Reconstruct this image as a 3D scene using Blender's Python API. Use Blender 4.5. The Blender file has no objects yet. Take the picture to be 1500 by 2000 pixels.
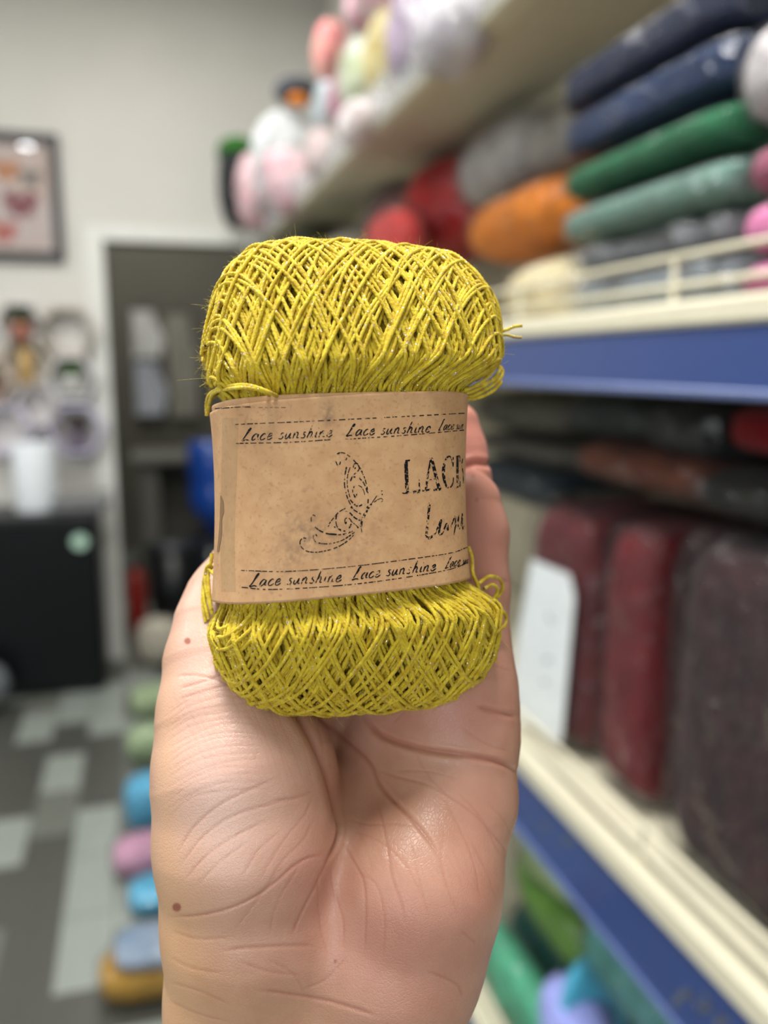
import bpy, math, random
import numpy as np
from mathutils import Vector, Matrix
from mathutils.bvhtree import BVHTree
random.seed(7); rng = np.random.default_rng(11)
SC = bpy.context.scene
COL = SC.collection

# ------------------------------------------------------------------ camera
FPX = 1650.0
PITCH, YAW = math.radians(9.97), math.radians(15.83)
CAM = Vector((0, 0, 1.5))
HV = Vector((math.sin(YAW), math.cos(YAW), 0)); RV = Vector((math.cos(YAW), -math.sin(YAW), 0)); ZV = Vector((0, 0, 1))
FV = HV * math.cos(PITCH) - ZV * math.sin(PITCH)
UV = HV * math.sin(PITCH) + ZV * math.cos(PITCH)
cd = bpy.data.cameras.new('camera'); cam = bpy.data.objects.new('camera', cd); COL.objects.link(cam)
M = Matrix((RV, UV, -FV)).transposed().to_4x4(); M.translation = CAM
cam.matrix_world = M
cd.sensor_fit = 'HORIZONTAL'; cd.sensor_width = 36; cd.lens = 36 * FPX / 1500
cd.clip_start = 0.02; cd.clip_end = 50
cd.dof.use_dof = True; cd.dof.focus_distance = 0.186; cd.dof.aperture_fstop = cd.lens / 4.3
SC.camera = cam
# ------------------------------------------------------------------ view, world, lights
SC.view_settings.view_transform = 'Standard'; SC.view_settings.look = 'None'
SC.view_settings.gamma = 1; SC.view_settings.use_curve_mapping = False
SC.view_settings.exposure = 0.0
SC.cycles.use_denoising = True
SC.cycles.max_bounces = 6; SC.cycles.diffuse_bounces = 3; SC.cycles.glossy_bounces = 3
SC.cycles.transparent_max_bounces = 10; SC.cycles.transmission_bounces = 4
SC.cycles.caustics_reflective = False; SC.cycles.caustics_refractive = False
SC.cycles.use_adaptive_sampling = True; SC.cycles.adaptive_threshold = 0.04
wd = bpy.data.worlds.new('world'); SC.world = wd; wd.use_nodes = True
wd.node_tree.nodes['Background'].inputs[0].default_value = (0.9, 0.95, 1, 1)
wd.node_tree.nodes['Background'].inputs[1].default_value = 0.6

def area(name, loc, target, sx, sy, power, color):
    l = bpy.data.lights.new(name, 'AREA'); l.shape = 'RECTANGLE'; l.size = sx; l.size_y = sy
    l.energy = power; l.color = color
    o = bpy.data.objects.new(name, l); COL.objects.link(o); o.location = loc
    o.rotation_euler = (Vector(target) - Vector(loc)).to_track_quat('-Z', 'Y').to_euler()
    return o
# daylight through the shop window behind the camera, and the ceiling panels
area('window_daylight', (-1.5, -1.95, 1.62), (0.0, 0.4, 1.45), 1.9, 1.45, 23, (0.93, 0.97, 1.0))
area('ceiling_panel_light', (-0.12, 0.3, 3.2), (-0.12, 0.3, 0), 0.5, 1.1, 60, (1.0, 0.98, 0.94))
area('ceiling_panel_light', (-0.05, 2.8, 3.2), (-0.05, 2.8, 0), 0.6, 1.1, 34, (1.0, 0.98, 0.94))
area('ceiling_panel_light', (-2.2, 1.8, 3.2), (-2.2, 1.8, 0), 0.6, 1.1, 44, (0.97, 0.99, 1.0))

# ------------------------------------------------------------------ helpers
def ray(px, py):
    return FV + RV * ((px - 750) / FPX) + UV * ((1000 - py) / FPX)
def on(ax, v, px, py):
    d = ray(px, py); return CAM + d * ((v - CAM[ax]) / d[ax])
def lin(c):
    return tuple((x / 12.92 if x <= 0.04045 else ((x + 0.055) / 1.055) ** 2.4) for x in c)
def rgb(h):
    return lin((int(h[0:2], 16) / 255, int(h[2:4], 16) / 255, int(h[4:6], 16) / 255)) + (1,)
def tag(o, label=None, cat=None, group=None, kind=None):
    if label: o['label'] = label
    if cat: o['category'] = cat
    if group: o['group'] = group
    if kind: o['kind'] = kind
    return o
def empty(name, loc=(0, 0, 0), label=None, cat=None, group=None):
    o = bpy.data.objects.new(name, None); COL.objects.link(o); o.location = loc; o.empty_display_size = 0.05
    return tag(o, label, cat, group)
def link(name, me, m=None, parent=None):
    o = bpy.data.objects.new(name, me); COL.objects.link(o)
    if m is not None: me.materials.append(m)
    if parent is not None:
        o.parent = parent; o.matrix_parent_inverse = parent.matrix_basis.inverted() if parent.parent is None else (parent.parent.matrix_basis @ parent.matrix_parent_inverse @ parent.matrix_basis).inverted()
    return o
def mesh_np(name, V, Q, smooth=True):
    """V (n,3), Q (m,k) one polygon size"""
    me = bpy.data.meshes.new(name); V = np.asarray(V, dtype=np.float32); Q = np.asarray(Q, dtype=np.int32)
    k = Q.shape[1]
    me.vertices.add(len(V)); me.vertices.foreach_set('co', V.ravel())
    me.loops.add(Q.size); me.loops.foreach_set('vertex_index', Q.ravel())
    me.polygons.add(len(Q)); me.polygons.foreach_set('loop_start', np.arange(0, Q.size, k, dtype=np.int32))
    me.polygons.foreach_set('use_smooth', np.full(len(Q), smooth))
    me.update(calc_edges=True); me.validate()
    return me
class MB:
    def __init__(s): s.v = []; s.f = []
    def box(s, a, b, bev=0.0):
        (x0, y0, z0), (x1, y1, z1) = a, b
        n = len(s.v); e = bev
        if e <= 0:
            s.v += [(x, y, z) for z in (z0, z1) for y in (y0, y1) for x in (x0, x1)]
            s.f += [tuple(n + i for i in q) for q in ((0, 2, 3, 1), (4, 5, 7, 6), (0, 1, 5, 4), (2, 6, 7, 3), (0, 4, 6, 2), (1, 3, 7, 5))]
            return s
        # chamfered box: 24 verts
        idx = {}
        for X in (0, 1):
            for Y in (0, 1):
                for Z in (0, 1):
                    for ax in range(3):
                        c = [(x0, x1)[X], (y0, y1)[Y], (z0, z1)[Z]]
                        for k in range(3):
                            if k != ax: c[k] += e if (X, Y, Z)[k] == 0 else -e
                        idx[(X, Y, Z, ax)] = len(s.v); s.v.append(tuple(c))
        cc = Vector(((x0 + x1) / 2, (y0 + y1) / 2, (z0 + z1) / 2))
        def add(q):
            p = [Vector(s.v[i]) for i in q]; nn = (p[1] - p[0]).cross(p[2] - p[0])
            s.f.append(tuple(q) if nn.dot(p[0] - cc) > 0 else tuple(reversed(q)))
        for ax in range(3):
            o1, o2 = [k for k in range(3) if k != ax]
            for side in (0, 1):
                q = []
                for (i, j) in ((0, 0), (1, 0), (1, 1), (0, 1)):
                    t = [0, 0, 0]; t[ax] = side; t[o1] = i; t[o2] = j; q.append(idx[(t[0], t[1], t[2], ax)])
                add(q)
            for i in (0, 1):
                for j in (0, 1):
                    q = []
                    for (s_, a_) in ((0, o1), (0, o2), (1, o2), (1, o1)):
                        t = [0, 0, 0]; t[ax] = s_; t[o1] = i; t[o2] = j; q.append(idx[(t[0], t[1], t[2], a_)])
                    add(q)
        for X in (0, 1):
            for Y in (0, 1):
                for Z in (0, 1): add([idx[(X, Y, Z, a_)] for a_ in range(3)])
        return s
    def tube(s, pts, r, n=10, cap=True):
        pts = [Vector(p) for p in pts]; rr = r if isinstance(r, (list, tuple)) else [r] * len(pts)
        up = None; base = len(s.v)
        for i, p in enumerate(pts):
            t = (pts[min(i + 1, len(pts) - 1)] - pts[max(i - 1, 0)]).normalized()
            if up is None: up = t.orthogonal().normalized()
            up = (up - t * up.dot(t)).normalized(); w = t.cross(up)
            for k in range(n):
                a = 2 * math.pi * k / n; s.v.append(tuple(p + (up * math.cos(a) + w * math.sin(a)) * rr[i]))
        for i in range(len(pts) - 1):
            for k in range(n):
                a = base + i * n + k; b = base + i * n + (k + 1) % n; s.f.append((a, b, b + n, a + n))
        if cap:
            s.f.append(tuple(base + k for k in reversed(range(n)))); e = base + (len(pts) - 1) * n
            s.f.append(tuple(e + k for k in range(n)))
        return s
    def lathe(s, prof, c=(0, 0, 0), n=32, axis=2):
        base = len(s.v)
        for (r, h) in prof:
            for k in range(n):
                a = 2 * math.pi * k / n
                p = [r * math.cos(a), r * math.sin(a), h] if axis == 2 else [r * math.cos(a), h, -r * math.sin(a)]
                s.v.append((p[0] + c[0], p[1] + c[1], p[2] + c[2]))
        for i in range(len(prof) - 1):
            for k in range(n):
                a = base + i * n + k; b = base + i * n + (k + 1) % n; s.f.append((a, b, b + n, a + n))
        s.f.append(tuple(base + k for k in reversed(range(n)))); e = base + (len(prof) - 1) * n
        s.f.append(tuple(e + k for k in range(n)))
        return s
    def build(s, name, m=None, parent=None, smooth=False):
        me = bpy.data.meshes.new(name); me.from_pydata(s.v, [], s.f); me.update()
        if smooth: me.polygons.foreach_set('use_smooth', [True] * len(me.polygons))
        return link(name, me, m, parent)

# ------------------------------------------------------------------ materials
def nodes(name):
    m = bpy.data.materials.new(name); m.use_nodes = True; nt = m.node_tree
    return m, nt, nt.nodes['Principled BSDF']
def N(nt, t, **kw):
    n = nt.nodes.new(t)
    for k, v in kw.items():
        if k.startswith('i_'):
            key = k[2:].replace('_', ' '); key = int(key) if key.isdigit() else key
            n.inputs[key].default_value = v
        else: setattr(n, k, v)
    return n
def mapr(nt, src, a, b, c=0.0, d=1.0):
    n = N(nt, 'ShaderNodeMapRange'); nt.links.new(src, n.inputs[0])
    for i, v in enumerate((a, b, c, d)): n.inputs[i + 1].default_value = v
    return n.outputs[0]
def mixc(nt, fac, c1, c2):
    n = N(nt, 'ShaderNodeMix', data_type='RGBA')
    for sock, v in ((n.inputs[0], fac), (n.inputs[6], c1), (n.inputs[7], c2)):
        if hasattr(v, 'is_output') or isinstance(v, bpy.types.NodeSocket): nt.links.new(v, sock)
        else: sock.default_value = v
    return n.outputs[2]
def simple(name, hexc, rough=0.5, spec=0.5, var=0.08, scale=20, bump=0.0, bscale=200, metal=0.0, coat=0.0):
    m, nt, p = nodes(name); c = rgb(hexc)
    tc = N(nt, 'ShaderNodeTexCoord'); nz = N(nt, 'ShaderNodeTexNoise', i_Scale=scale, i_Detail=4.0)
    nt.links.new(tc.outputs['Object'], nz.inputs['Vector'])
    f = mapr(nt, nz.outputs[0], 0.3, 0.7)
    lo = tuple(x * (1 - var) for x in c[:3]) + (1,); hi = tuple(min(1, x * (1 + var)) for x in c[:3]) + (1,)
    nt.links.new(mixc(nt, f, lo, hi), p.inputs['Base Color'])
    p.inputs['Roughness'].default_value = rough; p.inputs['Specular IOR Level'].default_value = spec
    p.inputs['Metallic'].default_value = metal; p.inputs['Coat Weight'].default_value = coat
    if bump:
        nb = N(nt, 'ShaderNodeTexNoise', i_Scale=bscale, i_Detail=5.0); nt.links.new(tc.outputs['Object'], nb.inputs['Vector'])
        b = N(nt, 'ShaderNodeBump', i_Strength=bump, i_Distance=0.005); nt.links.new(nb.outputs[0], b.inputs['Height'])
        nt.links.new(b.outputs[0], p.inputs['Normal'])
    return m
def wool(hexc, hex2=None):
    m, nt, p = nodes('yarn_' + hexc); c = rgb(hexc); d = rgb(hex2) if hex2 else tuple(x * 0.72 for x in c[:3]) + (1,)
    tc = N(nt, 'ShaderNodeTexCoord'); nz = N(nt, 'ShaderNodeTexNoise', i_Scale=22, i_Detail=3.0)
    wv = N(nt, 'ShaderNodeTexWave', i_Scale=45, i_Distortion=9.0, i_Detail=2.0)
    for n in (nz, wv): nt.links.new(tc.outputs['Object'], n.inputs['Vector'])
    a = mixc(nt, mapr(nt, nz.outputs[0], 0.35, 0.65), c, d)
    nt.links.new(a, p.inputs['Base Color']); p.inputs['Roughness'].default_value = 0.85
    p.inputs['Sheen Weight'].default_value = 0.08; p.inputs['Specular IOR Level'].default_value = 0.15
    b = N(nt, 'ShaderNodeBump', i_Strength=0.6, i_Distance=0.004); nt.links.new(wv.outputs[1], b.inputs['Height'])
    nt.links.new(b.outputs[0], p.inputs['Normal'])
    return m
def plastic_film(name='clear_film', base=0.10, haze=0.10):
    m = bpy.data.materials.new(name); m.use_nodes = True; nt = m.node_tree; nt.nodes.clear()
    out = N(nt, 'ShaderNodeOutputMaterial'); tr = N(nt, 'ShaderNodeBsdfTransparent')
    gl = N(nt, 'ShaderNodeBsdfGlossy', i_Roughness=0.1); di = N(nt, 'ShaderNodeBsdfDiffuse'); di.inputs[0].default_value = (0.8, 0.82, 0.85, 1)
    tc = N(nt, 'ShaderNodeTexCoord'); nz = N(nt, 'ShaderNodeTexNoise', i_Scale=11, i_Detail=2.5, i_Distortion=1.5)
    nt.links.new(tc.outputs['Object'], nz.inputs['Vector'])
    b = N(nt, 'ShaderNodeBump', i_Strength=1.0, i_Distance=0.03); nt.links.new(nz.outputs[0], b.inputs['Height'])
    nt.links.new(b.outputs[0], gl.inputs['Normal'])
    lw = N(nt, 'ShaderNodeLayerWeight', i_Blend=0.35); nt.links.new(b.outputs[0], lw.inputs['Normal'])
    f = mapr(nt, lw.outputs[0], 0.2, 1, base, 0.4)
    m1 = N(nt, 'ShaderNodeMixShader'); nt.links.new(f, m1.inputs[0]); nt.links.new(tr.outputs[0], m1.inputs[1]); nt.links.new(gl.outputs[0], m1.inputs[2])
    m2 = N(nt, 'ShaderNodeMixShader'); m2.inputs[0].default_value = haze
    nt.links.new(m1.outputs[0], m2.inputs[1]); nt.links.new(di.outputs[0], m2.inputs[2]); nt.links.new(m2.outputs[0], out.inputs[0])
    return m
FILM = plastic_film('clear_film', 0.035, 0.01); FILM_HAZY = plastic_film('hazy_film', 0.045, 0.08)
CREAM = simple('cream_powder_coat', 'DAD4BC', 0.4, var=0.03)
BLUE = simple('blue_price_rail', '2C4480', 0.3, var=0.05, scale=8, coat=0.3)
WALL = simple('painted_wall', 'D6D4CE', 0.8, 0.2, var=0.03, scale=3, bump=0.05)
WHITE = simple('white_paint', 'E4E4DF', 0.5, var=0.03)
DARK = simple('near_black_plastic', '15171A', 0.35, var=0.1)
# ------------------------------------------------------------------ room
YB = 4.4; XL = -2.7; XR = 0.93; YF = -2.4; ZC = 3.3
DX0, DX1, DZ = -0.145, 0.72, 2.075
def wallmat_floor():
    m, nt, p = nodes('vinyl_plank_floor')
    tc = N(nt, 'ShaderNodeTexCoord'); mp = N(nt, 'ShaderNodeMapping'); mp.inputs['Rotation'].default_value = (0, 0, math.radians(90))
    nt.links.new(tc.outputs['Object'], mp.inputs[0])
    br = N(nt, 'ShaderNodeTexBrick', i_Scale=1.0); br.offset = 0.5
    for k, v in (('Color1', (0, 0, 0, 1)), ('Color2', (1, 1, 1, 1)), ('Mortar', (0.3, 0.3, 0.3, 1)), ('Mortar Size', 0.002), ('Brick Width', 0.30), ('Row Height', 0.14), ('Bias', 0.0)): br.inputs[k].default_value = v
    nt.links.new(mp.outputs[0], br.inputs['Vector'])
    r = N(nt, 'ShaderNodeValToRGB'); r.color_ramp.interpolation = 'CONSTANT'; e = r.color_ramp.elements
    e[0].position = 0; e[0].color = rgb('53544E'); e[1].position = 0.42; e[1].color = rgb('74776F')
    x = e.new(0.62); x.color = rgb('9CA39C')
    nt.links.new(br.outputs[0], r.inputs[0])
    nz = N(nt, 'ShaderNodeTexNoise', i_Scale=30, i_Detail=6.0); mp2 = N(nt, 'ShaderNodeMapping'); mp2.inputs['Scale'].default_value = (1, 0.12, 1)
    nt.links.new(tc.outputs['Object'], mp2.inputs[0]); nt.links.new(mp2.outputs[0], nz.inputs['Vector'])
    mx = N(nt, 'ShaderNodeMix', data_type='RGBA', blend_type='MULTIPLY'); mx.inputs[0].default_value = 0.5
    nt.links.new(r.outputs[0], mx.inputs[6]); rr = N(nt, 'ShaderNodeValToRGB'); rr.color_ramp.elements[0].color = (0.6, 0.6, 0.6, 1)
    nt.links.new(nz.outputs[0], rr.inputs[0]); nt.links.new(rr.outputs[0], mx.inputs[7]); nt.links.new(mx.outputs[2], p.inputs['Base Color'])
    p.inputs['Roughness'].default_value = 0.35
    return m
tag(MB().box((XL, YF, -0.1), (XR + 0.4, 7.6, 0)).build('floor', wallmat_floor()), kind='structure')
tag(MB().box((XL, YF, ZC), (XR + 0.4, 7.6, ZC + 0.1)).build('ceiling', WHITE), kind='structure')
wb = MB().box((XL, YB, 0), (DX0, YB + 0.12, ZC)).box((DX0, YB, DZ), (DX1, YB + 0.12, ZC)).box((DX1, YB, 0), (XR + 0.4, YB + 0.12, ZC))
tag(wb.build('wall_back', WALL), kind='structure')
tag(MB().box((XL - 0.12, YF, 0), (XL, YB, ZC)).build('wall_left', WALL), kind='structure')
tag(MB().box((XR, YF, 0), (XR + 0.12, YB, ZC)).build('wall_right', WALL), kind='structure')
# wall behind the camera, with the shop window
wf = MB().box((XL, YF - 0.12, 0), (XR, YF, 0.7)).box((XL, YF - 0.12, 2.7), (XR, YF, ZC)).box((XL, YF - 0.12, 0.7), (-2.6, YF, 2.7)).box((0.2, YF - 0.12, 0.7), (XR, YF, 2.7))
tag(wf.build('wall_front', WALL), kind='structure')
glassm, gnt, gp = nodes('window_glass'); gp.inputs['Transmission Weight'].default_value = 1; gp.inputs['Roughness'].default_value = 0.0
w = MB()
for a, b in (((-2.6, 0.7), (-2.54, 2.7)), ((0.14, 0.7), (0.2, 2.7)), ((-2.6, 0.7), (0.2, 0.76)), ((-2.6, 2.64), (0.2, 2.7)), ((-1.23, 0.7), (-1.17, 2.7))):
    w.box((a[0], YF - 0.08, a[1]), (b[0], YF - 0.02, b[1]))
tag(w.build('window_1', WHITE), kind='structure')
# door casing and the dim stock room behind the opening
tr = MB().box((DX0 - 0.09, YB - 0.02, 0), (DX0, YB + 0.13, DZ + 0.07), 0.004).box((DX1, YB - 0.02, 0), (DX1 + 0.09, YB + 0.13, DZ + 0.07), 0.004).box((DX0 - 0.09, YB - 0.021, DZ), (DX1 + 0.09, YB + 0.13, DZ + 0.07), 0.004)
tag(tr.build('trim_1', WHITE), kind='structure')
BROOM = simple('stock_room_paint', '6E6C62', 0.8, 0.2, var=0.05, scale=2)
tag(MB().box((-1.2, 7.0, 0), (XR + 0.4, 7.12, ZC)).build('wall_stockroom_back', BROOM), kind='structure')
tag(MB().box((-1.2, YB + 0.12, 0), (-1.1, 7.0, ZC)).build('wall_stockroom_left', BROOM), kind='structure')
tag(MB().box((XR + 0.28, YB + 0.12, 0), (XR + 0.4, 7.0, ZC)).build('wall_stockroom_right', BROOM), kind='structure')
tag(MB().box((DX0 - 1.2, YB - 0.012, 0), (DX0 - 0.09, YB, 0.08)).build('baseboard_back', WHITE), kind='structure')
# ceiling downlight (its reflection is the round glint in the picture glass)
def emit(name, c, s):
    m = bpy.data.materials.new(name); m.use_nodes = True; p = m.node_tree.nodes['Principled BSDF']
    p.inputs['Base Color'].default_value = (0.8, 0.8, 0.8, 1); p.inputs['Emission Color'].default_value = c; p.inputs['Emission Strength'].default_value = s
    return m
EM = emit('lamp_diffuser', (0.93, 0.98, 1, 1), 45)
_q = on(1, YB - 0.023, 52, 282); _k = (ZC - _q.z) / (_q.z - CAM.z)
DLX, DLY = _q.x * (1 + _k), (YB - 0.023) * (1 - _k)
for i, (x, y) in enumerate(((DLX, DLY), (DLX - 1.2, DLY))):
    t = empty('ceiling_downlight', (x, y, ZC), 'round white ceiling downlight over the aisle' if i == 0 else 'round white ceiling downlight nearer the left wall', 'light', 'ceiling downlights')
    MB().lathe([(0.052, 0), (0.065, 0), (0.065, -0.012), (0.052, -0.012)], (x, y, ZC)).build('bezel', WHITE, t, True)
    MB().lathe([(0.051, -0.0125), (0.051, -0.016)], (x, y, ZC)).build('diffuser', EM, t, True)

# ------------------------------------------------------------------ soft goods
def sinnoise(P, scale, seed, octv=3):
    r = np.random.default_rng(seed); out = np.zeros(len(P)); amp = 1.0; s = scale
    for o in range(octv):
        for _ in range(5):
            d = r.normal(size=3); d /= np.linalg.norm(d)
            out += amp * np.sin(P @ (d * s * r.uniform(0.7, 1.3)) + r.uniform(0, 6.28)) / 5
        amp *= 0.55; s *= 2.1
    return out
def superq(nu, nv, e1, e2):
    u = np.linspace(0, 2 * np.pi, nu, endpoint=False); v = np.linspace(-np.pi / 2, np.pi / 2, nv)
    f = lambda w, e: np.sign(w) * np.abs(w) ** e
    U, V = np.meshgrid(u, v); c = f(np.cos(V), e1)
    P = np.stack([f(np.sin(V), e1), c * f(np.cos(U), e2), c * f(np.sin(U), e2)], -1).reshape(-1, 3)   # poles on first axis
    i, j = np.meshgrid(np.arange(nv - 1), np.arange(nu), indexing='ij'); a = i * nu + j; b = i * nu + (j + 1) % nu
    return P, np.stack([a, b, b + nu, a + nu], -1).reshape(-1, 4)
SEED = [100]
def soft(name, c, half, mt, parent, axis=1, e1=0.35, e2=0.45, lump=0.0, nl=4, rough=0.05, scale=30, grow=1.0, rz=0.0, rx=0.0, res=(64, 40), ripple=0.0):
    SEED[0] += 1
    P, Q = superq(res[0], res[1], e1, e2)
    if lump:
        g = 1 - lump * (0.5 + 0.5 * np.cos(P[:, 0] * np.pi * nl)) * 1.0
        P[:, 1] *= g; P[:, 2] *= g
    perm = {0: (0, 1, 2), 1: (1, 0, 2), 2: (1, 2, 0)}[axis]
    P = P[:, perm] * np.asarray(half) * grow
    if axis == 1: Q = Q[:, ::-1]
    n = P / np.maximum(np.linalg.norm(P, axis=1, keepdims=True), 1e-6)
    P = P + n * (sinnoise(P, scale, SEED[0]) * rough * min(half))[:, None]
    if ripple: P = P + n * (sinnoise(P, scale * 3.5, SEED[0] + 5, 2) * ripple * min(half))[:, None]
    ca, sa = math.cos(rz), math.sin(rz); P = P @ np.array([[ca, sa, 0], [-sa, ca, 0], [0, 0, 1]])
    ca, sa = math.cos(rx), math.sin(rx); P = P @ np.array([[1, 0, 0], [0, ca, sa], [0, -sa, ca]])
    me = mesh_np(name, P + np.asarray(c), Q)
    return link(name, me, mt, parent)
WM = {}
def wm(h):
    if h not in WM: WM[h] = wool(h)
    return WM[h]
def box_px(x1, x2, yt, yb, X, depth):
    """extent of a pack whose aisle-side face stands on the plane x = X"""
    a = on(0, X, x1, (yt + yb) / 2).y; b = on(0, X, x2, (yt + yb) / 2).y
    xm = (x1 + x2) / 2
    zt = on(0, X, xm, yt).z; zb = on(0, X, xm, yb).z
    return Vector((X + depth / 2, (a + b) / 2, (zt + zb) / 2)), (depth / 2, abs(a - b) / 2, abs(zt - zb) / 2)
def box_y(x1, x2, yt, yb, Y, depth, zmin=None):
    ym = (yt + yb) / 2; a = on(1, Y, x1, ym).x; b = on(1, Y, x2, ym).x; xm = (x1 + x2) / 2
    zt = on(1, Y, xm, yt).z; zb = on(1, Y, xm, yb).z
    if zmin is not None: zb = max(zb, zmin)
    return Vector(((a + b) / 2, Y + depth / 2, (zt + zb) / 2)), (abs(b - a) / 2, depth / 2, (zt - zb) / 2)
BOUNDS = {'packs of yarn stacked on the eye-level shelf': (1.5535, 2.01), 'packs of yarn stacked on the shelf with the dark red packs': (0.9455, 1.528), 'green and teal bags on the lowest shelf': (0.4005, 0.92)}
def pack(label, box, hexc, film='clear', lumps=0, nl=4, hex2=None, group=None, flap=False, axis=1, e=(0.35, 0.5), rough=0.05, cat='yarn pack', name='yarn_pack', rz=0, floor_z=None, inner=0.93, rx=0):
    c, h = box
    if floor_z is not None:
        top = c[2] + h[2]; h = (h[0], h[1], (top - floor_z) / 2); c = Vector((c[0], c[1], floor_z + h[2]))
    if group in BOUNDS:
        lo_z, hi_z = BOUNDS[group]; a_, b_ = max(c[2] - h[2], lo_z), min(c[2] + h[2], hi_z); h = (h[0], h[1], (b_ - a_) / 2); c = Vector((c[0], c[1], (a_ + b_) / 2))
    t = empty(name, (c[0], c[1], c[2] - h[2]), label, cat, group)
    hi = tuple(x * inner for x in h)
    soft('yarn', c, hi, wool(hexc, hex2) if hex2 else wm(hexc), t, axis, e[0], e[1], lumps, nl, rough, 25, rz=rz, rx=rx)
    if film:
        m = FILM if film == 'clear' else FILM_HAZY
        soft('plastic_wrap', c, h, m, t, axis, e[0] * 0.9, e[1] * 0.9, lumps * 0.4, nl, rough * 1.2, 25, 1.0, rz=rz, rx=rx, ripple=0.035, res=(96, 64))
        if flap:      # crimped seal at the far end of the bag
            n = 26; V = []
            for i in range(n):
                a = -1 + 2 * i / (n - 1)
                for j in range(5):
                    q = j / 4; V.append((c[0] + h[0] * 0.85 * a + 0.004 * math.sin(9 * a + j), c[1] + h[1] * (0.97 + 0.0 * q) + 0.030 * q, c[2] + h[2] * (0.25 * math.sin(3.1 * a + c[1] * 9) * (0.4 + q) + 0.12 * math.sin(14 * a) * q)))
            Q = [(i * 5 + j, i * 5 + j + 1, i * 5 + j + 6, i * 5 + j + 5) for i in range(n - 1) for j in range(4)]
            link('bag_seal', mesh_np('bag_seal', V, Q), m, t)
    return t

# ------------------------------------------------------------------ shelving
SX = 0.50
def shelf(label, ztop, zrail0, zrail1, depth, y0=-0.4, y1=4.36, blue=True, fence=True):
    t = empty('display_shelf', (SX, y0, ztop), label, 'shelf', 'tiers of the long display shelving')
    MB().box((SX + 0.02, y0, ztop - 0.022), (SX + depth, y1, ztop)).build('shelf_board', CREAM, t)
    if blue:
        MB().box((SX, y0, zrail0), (SX + 0.012, y1, zrail1), 0.003).build('price_rail', BLUE, t)
        MB().box((SX - 0.004, y0, zrail0 - 0.003), (SX + 0.006, y1, zrail0 + 0.006), 0.002).build('rail_edge', simple('worn_rail_edge', '5C6C9C', 0.3), t)
        MB().box((SX - 0.004, y0, zrail1), (SX + 0.025, y1, ztop + 0.006), 0.004).build('front_lip', CREAM, t)
    if fence:
        for dz in (0.022, 0.050):
            MB().tube([(SX + 0.012, y0, ztop + dz), (SX + 0.012, y1, ztop + dz)], 0.0032, 8).build('fence_rail', CREAM, t)
        y = 0.752 - 0.36 * 3
        while y < y1:
            MB().tube([(SX + 0.012, y, ztop - 0.005), (SX + 0.012, y, ztop + 0.052)], 0.0034, 8).build('fence_post', CREAM, t)
            y += 0.36
    return t
s1 = shelf('cream shelf with blue price rail running below the dark red packs', 0.945, 0.826, 0.918, 0.36)
s2 = shelf('cream shelf with blue price rail at eye level under grey and green packs', 1.553, 1.472, 1.534, 0.36)
s0 = shelf('lowest cream shelf holding the green and teal bags', 0.400, 0.31, 0.38, 0.36)
zt3 = on(0, SX, 988, 0).z
s3 = empty('display_shelf', (SX, 0, zt3), 'cream top shelf seen from below with a clear guard strip along its edge', 'shelf', 'tiers of the long display shelving')
MB().box((SX + 0.01, -0.4, zt3 + 0.012), (SX + 0.28, 4.36, zt3 + 0.03)).build('shelf_board', CREAM, s3)
MB().box((SX, -0.4, zt3), (SX + 0.045, 4.36, zt3 + 0.035), 0.003).build('front_lip', CREAM, s3)
MB().box((SX + 0.255, -0.4, zt3 - 0.012), (SX + 0.28, 4.36, zt3 + 0.02), 0.003).build('rear_beam', CREAM, s3)
MB().box((SX - 0.003, -0.4, zt3 + 0.008), (SX, 4.36, zt3 + 0.09)).build('clear_guard', plastic_film('clear_guard', 0.15, 0.25), s3)
tag(MB().box((0.885, -0.4, 0.05), (0.905, 4.36, 2.35)).build('shelf_back_panel', simple('beige_back_panel', 'A9A491', 0.5, var=0.03)), 'beige metal back panel standing behind all the shelves', 'panel')
# adhesive remains on the lower blue rail
def strokes_on_plane(strokes, w, name, mt, parent, X):
    b = MB()
    for st in strokes:
        P = [on(0, X, *p) for p in st]
        for a, c in zip(P[:-1], P[1:]):
            d = (c - a).normalized(); s_ = Vector((1, 0, 0)).cross(d).normalized() * w / 2
            n = len(b.v); b.v += [tuple(a - s_ - d * w / 3), tuple(a + s_ - d * w / 3), tuple(c + s_ + d * w / 3), tuple(c - s_ + d * w / 3)]; b.f.append((n, n + 1, n + 2, n + 3))
    return b.build(name, mt, parent)
ADH = simple('old_adhesive', '5F636C', 0.7)
for st_ in ([(1316, 1962), (1336, 1938), (1350, 1944), (1368, 1974), (1388, 1966), (1376, 1944)], [(1398, 2002), (1410, 1984), (1424, 2000)], [(1060, 1612), (1072, 1618)], [(1098, 1640), (1118, 1646)]):
    strokes_on_plane([st_], 0.006, 'worn_letter', ADH, s1, SX - 0.0006)

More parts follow.
